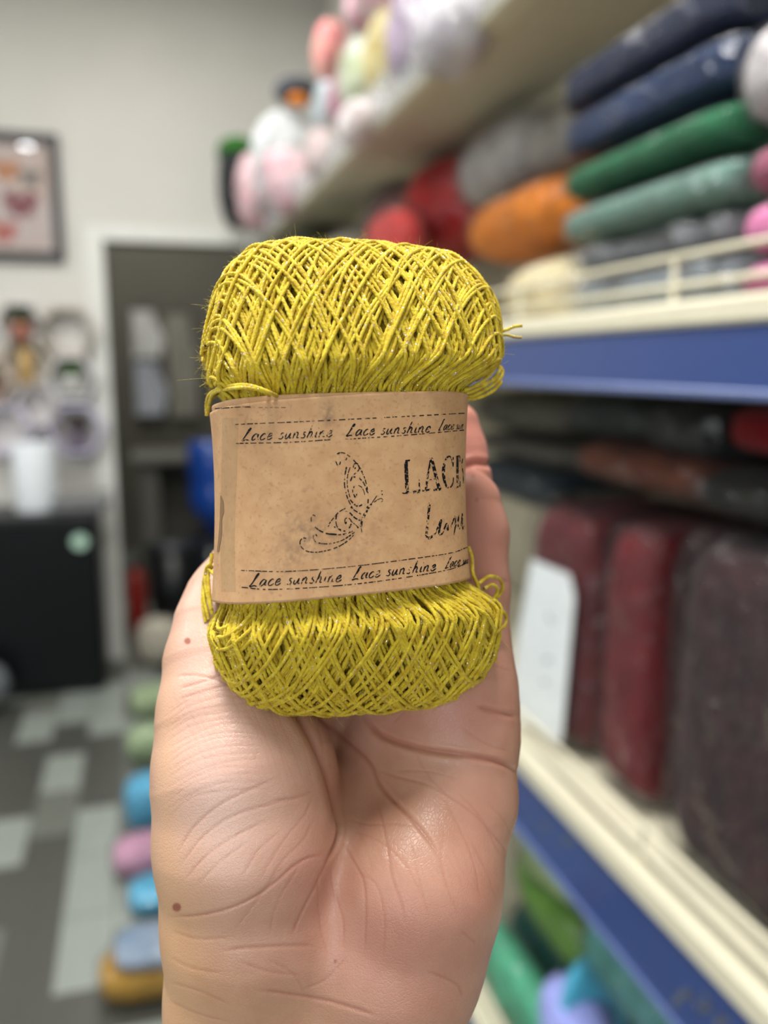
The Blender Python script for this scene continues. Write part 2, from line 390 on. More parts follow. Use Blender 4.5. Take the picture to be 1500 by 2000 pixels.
# ------------------------------------------------------------------ goods on the eye-level shelf (z 1.553)
G = 'packs of yarn stacked on the eye-level shelf'
X2 = 0.535
for (y0_, y1_, hx, lb, kw) in (
    (28, 136, '1B2747', 'navy blue yarn pack at the very top of the near stack', dict(e=(0.22, 0.42), inner=0.98)),
    (138, 244, '20375F', 'shiny navy yarn pack right under the topmost navy pack', dict(e=(0.22, 0.42), rough=0.06, inner=0.98)),
    (246, 344, '23704A', 'emerald green rolled pack below the navy packs', dict(e=(0.22, 0.65), inner=0.98)),
    (346, 438, '5A8C7C', 'pale sea-green rolled pack beneath the emerald one', dict(film='hazy', e=(0.22, 0.6), inner=0.98)),
    (440, 505, '7C808A', 'smoky grey pack with crinkled film between sea-green and slate packs', dict(film='hazy', lumps=0.25, nl=6)),
    (507, 606, '7D8A93', 'slate grey pack directly behind the wire fence', dict(film='hazy', lumps=0.3, nl=8, floor_z=1.5535))):
    pack(lb, box_px(1080, 1412, y0_, y1_, X2, 0.30), hx, group=G, flap=True, **kw)
for k, (x1, x2, a, b, hx, lb) in enumerate(((1400, 1560, 10, 235, 'D9D3D6', 'white fluffy bag at the top right corner of the picture'), (1416, 1560, 262, 378, 'B2607C', 'dusty rose ball beside the sea-green pack'), (1404, 1550, 376, 500, 'F08CC0', 'bright pink ball beneath the dusty rose one'), (1402, 1540, 498, 612, 'EC7FBB', 'bright pink ball standing on the shelf at the right edge'))):
    pack(lb, box_px(x1, x2, a, b, 0.521, 0.12), hx, group='balls and bags at the right edge of the near stack', e=(0.8, 0.9), flap=False, axis=2, rough=0.04, film='clear', floor_z=1.5535 if k == 3 else None)
pack('orange yarn bag left of the near stack', box_px(862, 1092, 338, 500, 0.58, 0.24), 'F08A1E', group=G, e=(0.8, 0.9), rough=0.12)
pack('cream yarn bag under the orange bag', box_px(940, 1088, 492, 625, 0.56, 0.24), 'EFE0B4', group=G, e=(0.7, 0.8), rough=0.08, floor_z=1.5535)
pack('bright red yarn bag standing left of the orange bag', box_px(752, 860, 292, 520, 0.635, 0.22), 'C4141A', group=G, e=(0.9, 0.9), rough=0.12)
pack('red yarn bag lying before the bright red one', box_px(690, 765, 400, 560, 0.52, 0.11), 'D43A36', group=G, e=(0.8, 0.9), rough=0.1)
pack('faded rose bag behind the two red bags', box_px(690, 745, 340, 560, 0.64, 0.2), '8E4A4C', group=G, e=(0.8, 0.9), film='hazy')
pack('off-white bag at the far side of the red bags', box_px(590, 650, 440, 600, 0.54, 0.22), 'D8CFC0', group=G, e=(0.8, 0.9), floor_z=1.5535)
pack('olive green bag in the shade at the far end', box_px(545, 590, 420, 600, 0.55, 0.22), '5E5A34', group=G, e=(0.8, 0.9), floor_z=1.5535)
pack('dark brown bag at the far end beside the olive bag', box_px(512, 544, 430, 640, 0.55, 0.22), '40352E', group=G, e=(0.7, 0.9), floor_z=1.5535)
pack('pale grey bag under the top shelf above the orange bag', box_px(862, 1010, 228, 390, 0.66, 0.2), 'B9B4B0', group=G, film='hazy', e=(0.6, 0.7), rough=0.08)
pack('grey striped bag between the pale grey bag and the navy packs', box_px(1000, 1105, 200, 345, 0.66, 0.2), 'A8A49B', group=G, film='hazy', e=(0.5, 0.7), rough=0.05)
# ------------------------------------------------------------------ goods on top of the top shelf
G = 'pastel bags along the top shelf'
ZT = zt3 + 0.031
for (x1, x2, yt, yb, hx, hx2, lb, Y) in (
    (850, 1000, -110, 110, 'DAD2DE', 'F2F0F4', 'white and lilac bag nearest along the top shelf', 1.25),
    (796, 870, -70, 125, 'B9A0BE', 'D9C9E0', 'lilac bag between the yellow bag and the white one', 1.55),
    (742, 810, -20, 160, 'E8D080', 'F3E9B4', 'butter yellow bag beside the lilac bag', 1.80),
    (684, 760, 40, 190, 'EEF3EA', 'D8E6B0', 'white and pale green bag left of the yellow bag', 2.05),
    (690, 790, -90, 30, 'DD9FB4', 'F3DDE2', 'rose pink bag high above the pale green bag', 2.32),
    (628, 690, 18, 135, 'F08090', 'E6B5A0', 'coral pink bag high up before the pale wall', 2.60),
    (660, 712, 120, 215, 'C77F98', 'D8A6BC', 'mauve pink bag under the coral bag', 2.34),
    (628, 664, 138, 240, 'BFD2DC', 'D5DFE4', 'pale blue bag beside the mauve bag', 2.62),
    (690, 764, 168, 262, 'F8F2F6', 'ECDAD4', 'white pearly bag resting against the clear guard', 1.82),
    (610, 674, 232, 335, 'EFD3D6', 'F4E8E4', 'blush bag in the middle of the top shelf', 2.36),
    (512, 640, 272, 410, 'EADADF', 'EDB4C0', 'round white and pink bag between the plush toy and the drooping bag', 2.80),
    (468, 540, 284, 446, 'EBA4B0', 'F1DFE3', 'pink and white drooping bag at the far end', 3.45)):
    pack(lb, box_y(x1, x2, yt, yb, Y, 0.20), hx, hex2=hx2, group=G, e=(0.75, 0.85), rough=0.24, film='clear', flap=False, axis=0)
c, h = box_y(498, 640, 196, 292, 3.12, 0.22); _t = c[2] + h[2]; h = (h[0], h[1], (_t - ZT) / 2); c = Vector((c[0], c[1], ZT + h[2]))
t = empty('plush_toy', (c[0], c[1], c[2] - h[2]), 'white plush toy with orange beak and grey cap on the top shelf', 'plush toy')
soft('body', c, h, wm('D3D7D9'), t, 0, 0.9, 0.95, rough=0.08)
b2 = box_y(546, 632, 138, 184, 3.06, 0.2); soft('cap', b2[0], b2[1], wm('4E525B'), t, 2, 0.8, 0.95)
b3 = box_y(566, 604, 178, 204, 3.02, 0.06); soft('beak', b3[0], b3[1], wm('E8892A'), t, 2, 0.9, 0.95)
c, h = box_y(432, 512, 250, 440, 3.90, 0.28)
t = empty('woven_bag', (c[0], c[1], c[2] - h[2]), 'black bag with green trim hanging at the far end of the top shelf', 'bag')
soft('body', c, h, simple('black_fabric', '1D2024', 0.8), t, 2, 0.8, 0.9, rough=0.05)
b = box_y(430, 506, 254, 306, 3.885, 0.31); soft('trim_band', b[0], b[1], wm('3E7E34'), t, 2, 0.9, 0.9, rough=0.03)

# ------------------------------------------------------------------ goods on the lower shelf (z 0.945)
G = 'packs of yarn stacked on the shelf with the dark red packs'
Z1 = 0.9455
pack('dark plum pack in creased film nearest at the right edge', box_px(1262, 1640, 1060, 1720, 0.53, 0.30), '2C1C21', hex2='402628', group=G, e=(0.25, 0.35), floor_z=Z1, rough=0.03, axis=2)
pack('dark red pack beside the plum pack', box_px(1146, 1256, 1008, 1560, 0.545, 0.28), '701B23', group=G, e=(0.3, 0.4), floor_z=Z1, rough=0.04, film='clear', axis=2)
mr = pack('wine red pack with a white paper label down its front', box_px(1000, 1136, 975, 1560, 0.545, 0.28), '68232A', group=G, e=(0.3, 0.4), floor_z=Z1, rough=0.04, film='clear', axis=2)
pl = MB(); P = [on(0, 0.541, *q) for q in ((1038, 1092), (1112, 1122), (1122, 1168), (1096, 1450), (1000, 1400), (1012, 1240))]
n = len(P); pl.v = [tuple(p) for p in P] + [tuple(p + Vector((0.0008, 0, 0))) for p in P]; pl.f = [tuple(range(n)), tuple(reversed(range(n, 2 * n)))] + [(i, (i + 1) % n, (i + 1) % n + n, i + n) for i in range(n)]
pl.build('paper_label', simple('label_paper', 'DDE3E6', 0.6, var=0.05, scale=60), mr)
strokes_on_plane([[(1070, 1202), (1078, 1214)], [(1064, 1290), (1074, 1288)], [(1060, 1330), (1066, 1334)]], 0.004, 'label_print', simple('label_print_ink', '7C8890', 0.7), mr, 0.5395)
pack('rust brown pack lying across the red packs', box_px(1078, 1392, 868, 985, 0.58, 0.26), '662F14', group=G, e=(0.4, 0.8))
pack('black pack above the plum pack under the crimson one', box_px(1300, 1640, 925, 1055, 0.56, 0.28), '22211F', group=G, e=(0.4, 0.8))
pack('crimson pack at the right edge under the blue rail', box_px(1372, 1640, 782, 915, 0.56, 0.28), '7A0812', group=G, e=(0.35, 0.6), film=None)
pack('black pack with silvery creases left of the crimson pack', box_px(1230, 1372, 770, 905, 0.58, 0.26), '1E1F22', group=G, e=(0.4, 0.7), rough=0.1)
pack('blackish green pack under the blue rail', box_px(1078, 1240, 762, 868, 0.60, 0.24), '1F2C2A', group=G, e=(0.4, 0.7))
pack('khaki grey pack nearest to the fingers', box_px(900, 1080, 762, 852, 0.60, 0.24), '5B5746', group=G, e=(0.4, 0.7))
pack('dark khaki pack beneath the khaki grey one', box_px(900, 1092, 852, 905, 0.60, 0.24), '4A4538', group=G, e=(0.4, 0.7))
pack('blue-black pack beside the fingers', box_px(900, 1050, 900, 990, 0.58, 0.24), '27323A', group=G, e=(0.4, 0.7))
# ------------------------------------------------------------------ goods on the lowest shelf (z 0.52)
G = 'green and teal bags on the lowest shelf'
def low(label, x1, x2, yt, yb, X, hx, **k):
    b = box_px(x1, x2, yt, yb, X, k.pop('depth', 0.22)); pack(label, b, hx, group=G, **k)
low('light sage green bag lying highest below the blue rail', 960, 1125, 1630, 1765, 0.56, 'B4CC90', e=(0.8, 0.9), rough=0.12)
low('grass green bag under the sage one', 950, 1175, 1755, 1890, 0.56, '74A844', e=(0.8, 0.9), rough=0.12)
low('deep teal bag in the gap behind the jade bag', 940, 1140, 1875, 2080, 0.60, '1A6A60', e=(0.8, 0.9))
low('jade green bag at the lower right of the palm', 880, 1086, 1890, 2130, 0.525, '57B68F', e=(0.85, 0.9), rough=0.12, depth=0.08)
TR = pack('teal roll with a bright blue end below the blue rail', box_px(1100, 1400, 1850, 2130, 0.53, 0.2), '63ACA8', group=G, e=(0.3, 0.9))
_b = box_px(1088, 1104, 1872, 2130, 0.522, 0.10); soft('blue_end', _b[0], _b[1], wm('5CC4EC'), TR, 1, 0.4, 0.8)
low('lavender ball at the bottom edge beside the teal roll', 1015, 1130, 1945, 2120, 0.505, 'A2ACF2', e=(0.9, 0.9), film=None, name='yarn_ball', cat='yarn ball', depth=0.02 + 0.08)
# ------------------------------------------------------------------ low row of packs on the floor by the thumb side
G = 'yarn packs laid in a row on the floor'
def fl(label, x1, x2, yt, yb, hx, h=None, hex2=None, e=(0.6, 0.8), film='clear', z0=0.0):
    g = on(2, z0, (x1 + x2) / 2, yb); X0 = on(1, g.y, x1, yb).x; X1 = on(1, g.y, x2, yb).x
    d = ray((x1 + x2) / 2, yt)
    dep = 0.16; q = CAM + d * ((g.y + dep / 2 - CAM.y) / d.y); H = max(0.04, min(q.z - z0, 0.26))
    pack(label, (Vector(((X0 + X1) / 2, g.y + dep / 2, z0 + H / 2)), ((X1 - X0) / 2, dep / 2, H / 2)), hx, hex2=hex2, group=G, e=e, film=film, axis=0, flap=False)
fl('mustard yellow pack lowest in the floor row', 186, 420, 1850, 1975, 'C99A3A')
fl('dusty blue pack with silver label resting on the mustard one', 214, 420, 1820, 1905, '7C97B5', hex2='A9B6C8', z0=0.09)
fl('sky blue ball pack in the middle of the floor row', 246, 400, 1715, 1800, '62BFE8')
fl('pink pack between the two blue ones on the floor', 214, 400, 1628, 1728, 'DDA6C4')
fl('large sky blue pack behind the pink pack', 240, 400, 1505, 1640, '66C3EE')
fl('pale lime pack behind the large blue pack', 244, 390, 1412, 1500, 'B6CFA0')
fl('light green pack behind the pale lime pack', 252, 380, 1336, 1410, 'BBD2A2')
fl('cream bag at the far end of the floor row', 262, 370, 1200, 1310, 'E6DDC8', e=(0.9, 0.9))

# ------------------------------------------------------------------ fridge, wall shelves, picture
FX0, FX1, FY = -0.76, -0.225, 3.95
fr = empty('mini_fridge', ((FX0 + FX1) / 2, FY, 0), 'black mini fridge against the back wall with a pale green sticker', 'fridge')
BLK = simple('black_fridge_enamel', '0A0D10', 0.35, 0.25, var=0.1, scale=3)
MB().box((FX0, FY + 0.03, 0.02), (FX1, 4.36, 0.83), 0.01).build('cabinet', BLK, fr)
MB().box((FX0, FY - 0.02, 0.03), (FX1, FY + 0.028, 0.80), 0.012).build('door', BLK, fr)
MB().box((FX0, FY - 0.02, 0.802), (FX1, FY + 0.1, 0.835), 0.006).build('top_trim', DARK, fr)
for x in (FX0 + 0.05, FX1 - 0.05): MB().lathe([(0.02, 0), (0.02, 0.022)], (x, FY + 0.06, 0), 12).build('foot', DARK, fr)
q = on(1, FY - 0.021, 156, 1058)
MB().lathe([(0.035, 0), (0.035, 0.0015)], (q.x, q.y - 0.001, q.z), 24, axis=1).build('sticker', simple('mint_sticker', 'B9DCC8', 0.5), fr)
q = on(1, FY + 0.1, 70, 1000)
pr = empty('paper_roll', (q.x, FY + 0.17, 0.835), 'white paper roll standing on top of the black fridge', 'paper roll')
MB().lathe([(0.02, 0), (0.092, 0), (0.094, 0.01), (0.094, 0.30), (0.088, 0.31), (0.025, 0.31), (0.022, 0.30)], (q.x, FY + 0.17, 0.836), 36).build('roll', simple('tissue_paper', 'E9EFF4', 0.9, var=0.02), pr, True)
q = on(1, FY + 0.1, 160, 985)
tb = empty('storage_tray', (q.x, FY + 0.15, 0.836), 'low grey tray on the right of the fridge top', 'tray')
MB().box((q.x - 0.12, FY + 0.05, 0.836), (q.x + 0.12, FY + 0.28, 0.89), 0.01).build('tray', simple('grey_tray', '77787A', 0.6), tb)
MB().box((q.x - 0.125, FY + 0.045, 0.885), (q.x + 0.125, FY + 0.285, 0.897), 0.004).build('lid', simple('grey_lid', '8B8C8C', 0.6), tb)
q = on(2, 0.0, 20, 1372)
soft_o = soft('grey_cloth_bag', (-0.74, 3.80, 0.125), (0.13, 0.09, 0.125), simple('grey_cloth', '6D7376', 0.9, var=0.2), None, 2, 1.1, 0.9, rough=0.1)
tag(soft_o, 'grey cloth bag slumped on the floor against the fridge', 'bag')

pc = empty('framed_picture', (-0.75, YB - 0.02, 1.9), 'dark framed picture of butterflies and flowers high on the back wall', 'picture')
p0 = on(1, YB - 0.03, 128, 512); p1 = on(1, YB - 0.03, 112, 262)
PX1, PZ0, PZ1 = (p0.x + p1.x) / 2, p0.z, p1.z; PX0 = PX1 - 0.78
fm = simple('dark_frame', '3B3A3C', 0.5)
b = MB()
for a, c in (((PX0, PZ0), (PX1, PZ0 + 0.045)), ((PX0, PZ1 - 0.045), (PX1, PZ1)), ((PX0, PZ0 + 0.045), (PX0 + 0.045, PZ1 - 0.045)), ((PX1 - 0.045, PZ0 + 0.045), (PX1, PZ1 - 0.045))):
    b.box((a[0], YB - 0.035, a[1]), (c[0], YB - 0.002, c[1]), 0.003)
b.build('frame', fm, pc)
m, nt, p = nodes('picture_print'); tc = N(nt, 'ShaderNodeTexCoord')
p.inputs['Base Color'].default_value = rgb('BFA8A0'); nz = N(nt, 'ShaderNodeTexNoise', i_Scale=6.0, i_Detail=3.0); nt.links.new(tc.outputs['Object'], nz.inputs['Vector'])
nt.links.new(mixc(nt, mapr(nt, nz.outputs[0], 0.35, 0.65), rgb('C4ADA2'), rgb('C9BCBB')), p.inputs['Base Color']); p.inputs['Roughness'].default_value = 0.6
MB().box((PX0 + 0.04, YB - 0.015, PZ0 + 0.04), (PX1 - 0.04, YB - 0.006, PZ1 - 0.04)).build('print', m, pc)
def wing_print(cx, cz, s, h, nm='butterfly_print'):
    b = MB(); n = 28
    for sx in (-1, 1):
        for (ox, oz, rx_, rz_) in ((0.5, 0.35, 0.55, 0.42), (0.38, -0.35, 0.38, 0.34)):
            base = len(b.v)
            b.v += [(cx + sx * s * (ox + rx_ * math.cos(2 * math.pi * k / n)), YB - 0.0155 - 0.0003 * (oz > 0), cz + s * (oz + rz_ * math.sin(2 * math.pi * k / n) + 0.2 * rx_ * math.cos(2 * math.pi * k / n))) for k in range(n)]
            b.f.append(tuple(range(base, base + n)))
    b.build(nm, simple('print_ink_' + h, h, 0.6), pc)
for (px_, py_, s, h) in ((42, 402, 0.075, '7E2F40'), (12, 335, 0.06, 'B8733E'), (60, 350, 0.05, '6E665F'), (8, 455, 0.06, 'B65A50'), (-60, 400, 0.08, '60505E'), (-90, 320, 0.07, 'A06A50')):
    q = on(1, YB, px_, py_); wing_print(q.x, q.z, s, h)
gm = bpy.data.materials.new('picture_glass'); gm.use_nodes = True; nt = gm.node_tree; nt.nodes.clear()
o_ = N(nt, 'ShaderNodeOutputMaterial'); mx = N(nt, 'ShaderNodeMixShader'); mx.inputs[0].default_value = 0.06
t_ = N(nt, 'ShaderNodeBsdfTransparent'); g_ = N(nt, 'ShaderNodeBsdfGlossy', i_Roughness=0.0)
nt.links.new(t_.outputs[0], mx.inputs[1]); nt.links.new(g_.outputs[0], mx.inputs[2]); nt.links.new(mx.outputs[0], o_.inputs[0])
MB().box((PX0 + 0.04, YB - 0.024, PZ0 + 0.04), (PX1 - 0.04, YB - 0.022, PZ1 - 0.04)).build('glass', gm, pc)

def hexshelf(px_, py_, R_, hexc, label, content=None):
    q = on(1, YB - 0.06, px_, py_)
    t = empty('hexagon_wall_shelf', (q.x, YB, q.z), label, 'wall shelf', 'small hexagonal shelves on the back wall')
    b = MB(); r0, r1 = R_ * 0.86, R_; V = []
    for yy in (YB - 0.10, YB - 0.002):
        for rr in (r0, r1):
            for k in range(6):
                a = math.radians(60 * k); V.append((q.x + rr * math.cos(a), yy, q.z + rr * math.sin(a)))
    b.v = V
    for k in range(6):
        j = (k + 1) % 6
        b.f += [(k, j, 6 + j, 6 + k), (12 + k, 18 + k, 18 + j, 12 + j), (6 + k, 6 + j, 18 + j, 18 + k), (k, 12 + k, 12 + j, j)]
    b.build('shelf_frame', simple('shelf_paint_' + hexc, hexc, 0.5, var=0.03), t)
    MB().box((q.x - R_ * 0.5, YB - 0.006, q.z - R_ * 0.8), (q.x + R_ * 0.5, YB - 0.003, q.z + R_ * 0.8)).build('back_plate', simple('shelf_back_' + hexc, 'D9D6D3', 0.6), t)
    zb = q.z - R_ * math.cos(math.radians(30)) * 0.86
    if content:
        pot, leaf, lb, cat, s = content
        tt = empty('potted_plant' if leaf else 'ornament', (q.x, YB - 0.052, zb), lb, cat)
        MB().lathe([(0.022 * s, 0.0005), (0.032 * s, 0.05 * s), (0.034 * s, 0.058 * s), (0.03 * s, 0.058 * s), (0.026 * s, 0.05 * s)], (q.x, YB - 0.052, zb), 20).build('pot' if leaf else 'body', simple('pot_' + pot, pot, 0.5), tt, True)
        if leaf:
            b = MB(); r = random.Random(int(leaf, 16) % 99)
            for _ in range(46):
                a = r.uniform(0, 6.28); el = r.uniform(0.15, 1.4); L = 0.05 * s * r.uniform(0.7, 1.15)
                o0 = Vector((q.x, YB - 0.052, zb + 0.055 * s)); d = Vector((math.cos(a) * math.cos(el), math.sin(a) * math.cos(el) * 0.7, math.sin(el)))
                s_ = d.cross(Vector((0, 0, 1))).normalized() * 0.011 * s; mid = o0 + d * L * 0.6 + Vector((0, 0, 0.006)); tip = o0 + d * L
                n = len(b.v); b.v += [tuple(o0), tuple(mid - s_), tuple(tip), tuple(mid + s_)]; b.f.append((n, n + 1, n + 2, n + 3))
            b.build('foliage', simple('leaf_' + leaf, leaf, 0.6, var=0.3), tt)
        else:
            MB().lathe([(0.03 * s, 0.058 * s), (0.034 * s, 0.09 * s), (0.02 * s, 0.13 * s), (0.012 * s, 0.16 * s)], (q.x, YB - 0.052, zb), 18).build('neck', simple('neck_' + pot, pot, 0.5), tt, True)
hexshelf(40, 632, 0.115, 'DEDBD8', 'white hexagonal shelf with the red potted plant', ('B87A68', '5A7040', 'small plant in a red pot on the upper white hexagonal shelf', 'plant', 1.5))
hexshelf(132, 648, 0.13, 'B9AFA3', 'beige empty hexagonal shelf nearest the door casing')
hexshelf(50, 712, 0.12, 'CDBFA9', 'sand coloured hexagonal shelf with the ochre jar', ('CFAE74', None, 'ochre jar standing in the sand coloured hexagonal shelf', 'jar', 1.25))
hexshelf(140, 738, 0.12, 'DAD9DA', 'white hexagonal shelf with the bushy green plant', ('D9D9D5', '5A8A3C', 'bushy green plant in a white pot below the empty beige shelf', 'plant', 1.7))
hexshelf(-22, 742, 0.12, 'C9B5A6', 'tan hexagonal shelf cut by the left edge of the picture', ('A86A58', '3F5A2E', 'dark plant in a red pot cut by the left edge', 'plant', 1.5))
hexshelf(74, 792, 0.11, 'D9D4D8', 'pale empty hexagonal shelf above the paper roll')
hexshelf(150, 838, 0.135, 'C6BFD9', 'lavender hexagonal shelf with the brown dried plant', ('8A7F8E', '4A3D28', 'brown dried plant in a grey pot on the right lavender shelf', 'plant', 1.6))
hexshelf(12, 838, 0.135, 'CBC6DC', 'lavender empty hexagonal shelf at the left edge')

# ------------------------------------------------------------------ things seen through the doorway
def at_y(Y, px_, py_): return on(1, Y, px_, py_)
def rect(Y, x1, y1, x2, y2):
    a = at_y(Y, x1, y2); b = at_y(Y, x2, y1); return a.x, b.x, a.z, b.z
def hanging(label, Y, x1, y1, x2, y2, hexc, cat='garment', name='hanging_garment'):
    X0, X1, Z0, Z1 = rect(Y, x1, y1, x2, y2); t = empty(name, ((X0 + X1) / 2, Y, Z0), label, cat)
    n, mrow = 40, 24; V = []
    for side in (0, 1):
        for j in range(mrow + 1):
            for i in range(n + 1):
                a = i / n; q = j / mrow; wd_ = 1 - 0.18 * q + 0.1 * math.sin(q * 7 + X0 * 20)
                V.append(((X0 + X1) / 2 + (a - 0.5) * (X1 - X0) * wd_ + 0.02 * math.sin(5 * q + X0), Y + 0.025 * math.sin(a * 19 + q * 3) + side * 0.004, Z0 + (Z1 - Z0) * q))
    o = (n + 1) * (mrow + 1); Q = []
    for s_ in (0, 1):
        for j in range(mrow):
            for i in range(n):
                a = s_ * o + j * (n + 1) + i; Q.append((a, a + 1, a + n + 2, a + n + 1) if s_ == 0 else (a, a + n + 1, a + n + 2, a + 1))
    link('cloth', mesh_np('cloth', V, Q), simple('cloth_' + hexc, hexc, 0.9, var=0.12, scale=9), t)
    MB().tube([(X0, Y, Z1 + 0.002), ((X0 + X1) / 2, Y, Z1 + 0.05), (X1, Y, Z1 + 0.002), (X0, Y, Z1 + 0.002)], 0.003, 6).build('hanger', DARK, t)
hanging('white garment hanging high behind the doorway', 6.93, 256, 606, 312, 700, 'EFEFEC')
hanging('white and blue-grey garment below the higher white one', 6.9, 262, 706, 320, 812, 'D5D9E2')
hanging('long beige garment hanging right of the white ones', 6.93, 330, 612, 382, 815, 'B4B1A6')
X0, X1, Z0, Z1 = rect(6.0, 300, 850, 460, 885)
t = empty('work_counter', ((X0 + X1) / 2, 6.0, 0), 'grey counter in the dim room behind the doorway', 'counter')
CG = simple('grey_counter', '77766E', 0.5)
MB().box((X0 - 0.15, 5.6, Z0 - 0.03), (X1 + 0.1, 6.2, Z0 + 0.015), 0.006).build('counter_top', CG, t)
MB().box((X0 - 0.1, 5.7, 0), (X0 + 0.02, 6.15, Z0 - 0.03)).build('side_panel', CG, t); MB().box((X1 - 0.05, 5.7, 0), (X1 + 0.07, 6.15, Z0 - 0.03)).build('side_panel', CG, t)
MB().box((X0 + 0.02, 6.1, 0), (X1 - 0.05, 6.13, Z0 - 0.03)).build('back_board', simple('counter_back', '5E5C53', 0.6), t)
X0, X1, Z0, Z1 = rect(5.12, 372, 858, 470, 1045); cx = (X0 + X1) / 2; r_ = (X1 - X0) / 2; Hh = Z1 - Z0
t = empty('water_bottle', (cx, 5.12, Z0), 'large blue water bottle upside down on the stand behind the doorway', 'bottle')
bm_, nt, p = nodes('blue_bottle'); p.inputs['Base Color'].default_value = rgb('1B4FB0'); p.inputs['Roughness'].default_value = 0.12; p.inputs['Coat Weight'].default_value = 0.6
MB().lathe([(r_ * 0.3, 0), (r_ * 0.34, Hh * 0.1), (r_ * 0.8, Hh * 0.22), (r_ * 0.98, Hh * 0.3), (r_, Hh * 0.5), (r_ * 0.93, Hh * 0.55), (r_, Hh * 0.6), (r_, Hh * 0.9), (r_ * 0.92, Hh * 0.97), (r_ * 0.7, Hh)], (cx, 5.12, Z0), 40).build('bottle', bm_, t, True)
t = empty('dispenser_stand', (cx, 5.12, 0), 'dark stand carrying the blue water bottle', 'stand')
DG = simple('dark_navy_plastic', '1B2230', 0.4)
MB().box((cx - 0.15, 4.98, 0.02), (cx + 0.15, 5.27, Z0 - 0.004), 0.012).build('body', DG, t)
for dx in (-0.05, 0.05): MB().box((cx + dx - 0.012, 4.95, Z0 - 0.12), (cx + dx + 0.012, 4.98, Z0 - 0.07), 0.003).build('tap', WHITE, t)
X0, X1, Z0, Z1 = rect(4.75, 286, 1062, 392, 1190)
t = empty('waste_bin', ((X0 + X1) / 2, 4.75, 0), 'black waste bin on the floor inside the doorway', 'bin')
w_ = (X1 - X0) / 2 * 0.95
MB().lathe([(w_ * 0.8, 0.0), (w_, Z1 - 0.02), (w_ * 0.93, Z1 - 0.02), (w_ * 0.75, 0.02)], ((X0 + X1) / 2, 4.78, 0.001), 32).build('bucket', DARK, t, True)
MB().lathe([(w_ * 1.03, 0), (w_ * 1.03, 0.02), (w_ * 0.5, 0.045)], ((X0 + X1) / 2, 4.78, Z1 - 0.019), 32).build('lid', simple('dark_lid', '2A2E31', 0.4), t, True)
X0, X1, Z0, Z1 = rect(4.75, 250, 1108, 284, 1205)
t = empty('fire_extinguisher', ((X0 + X1) / 2, 4.75, 0), 'small dark red canister on the floor just inside the casing', 'canister')
rr_ = (X1 - X0) / 2
MB().lathe([(rr_ * 0.9, 0.0), (rr_, 0.02), (rr_, Z1 - 0.06), (rr_ * 0.6, Z1 - 0.01), (rr_ * 0.25, Z1)], ((X0 + X1) / 2, 4.75, 0.001), 28).build('cylinder', simple('dark_red_enamel', '8E1F16', 0.35), t, True)
MB().lathe([(rr_ * 0.25, 0), (rr_ * 0.3, 0.03), (rr_ * 0.1, 0.05)], ((X0 + X1) / 2, 4.75, Z1), 16).build('valve', DARK, t, True)
l = bpy.data.lights.new('stockroom_fill', 'POINT'); l.energy = 34; l.shadow_soft_size = 0.12; l.color = (1, 0.98, 0.95)  # added fill light without a fixture, brightens the garments and room behind the doorway
lo = bpy.data.objects.new('stockroom_fill', l); COL.objects.link(lo); lo.location = (0.0, 5.7, 2.75)
# ================================================================== foreground: hand and yarn
RM = np.array([RV, UV, -FV]).T          # columns: right, up, back
def l2w(P): return np.asarray(CAM) + (np.asarray(P) @ RM.T) / 1000.0
def H(px, py, d): return np.array([(px - 750) / FPX * d, (1000 - py) / FPX * d, -d])
def px_of(P): return np.stack([750 + FPX * P[:, 0] / (-P[:, 2]), 1000 - FPX * P[:, 1] / (-P[:, 2])], 1)
def attr(me, name, vals):
    a = me.attributes.new(name, 'FLOAT', 'POINT'); a.data.foreach_set('value', np.asarray(vals, dtype=np.float32))
def interp_poly(pts, step):
    pts = np.asarray(pts, float); out = [pts[0]]
    for a, b in zip(pts[:-1], pts[1:]):
        n = max(1, int(np.linalg.norm(b - a) / step)); out += [a + (b - a) * i / n for i in range(1, n + 1)]
    return np.array(out)
def smooth_poly(pts, step):          # Catmull-Rom through the points
    p = np.asarray(pts, float); p = np.vstack([2 * p[0] - p[1], p, 2 * p[-1] - p[-2]]); out = []
    for i in range(1, len(p) - 2):
        n = max(2, int(np.linalg.norm(p[i + 1] - p[i]) / step)); t = np.linspace(0, 1, n, endpoint=False)[:, None]
        out.append(0.5 * (2 * p[i] + (p[i + 1] - p[i - 1]) * t + (2 * p[i - 1] - 5 * p[i] + 4 * p[i + 1] - p[i + 2]) * t ** 2 + (3 * p[i] - p[i - 1] - 3 * p[i + 1] + p[i + 2]) * t ** 3))
    out.append(p[-2][None]); return np.vstack(out)
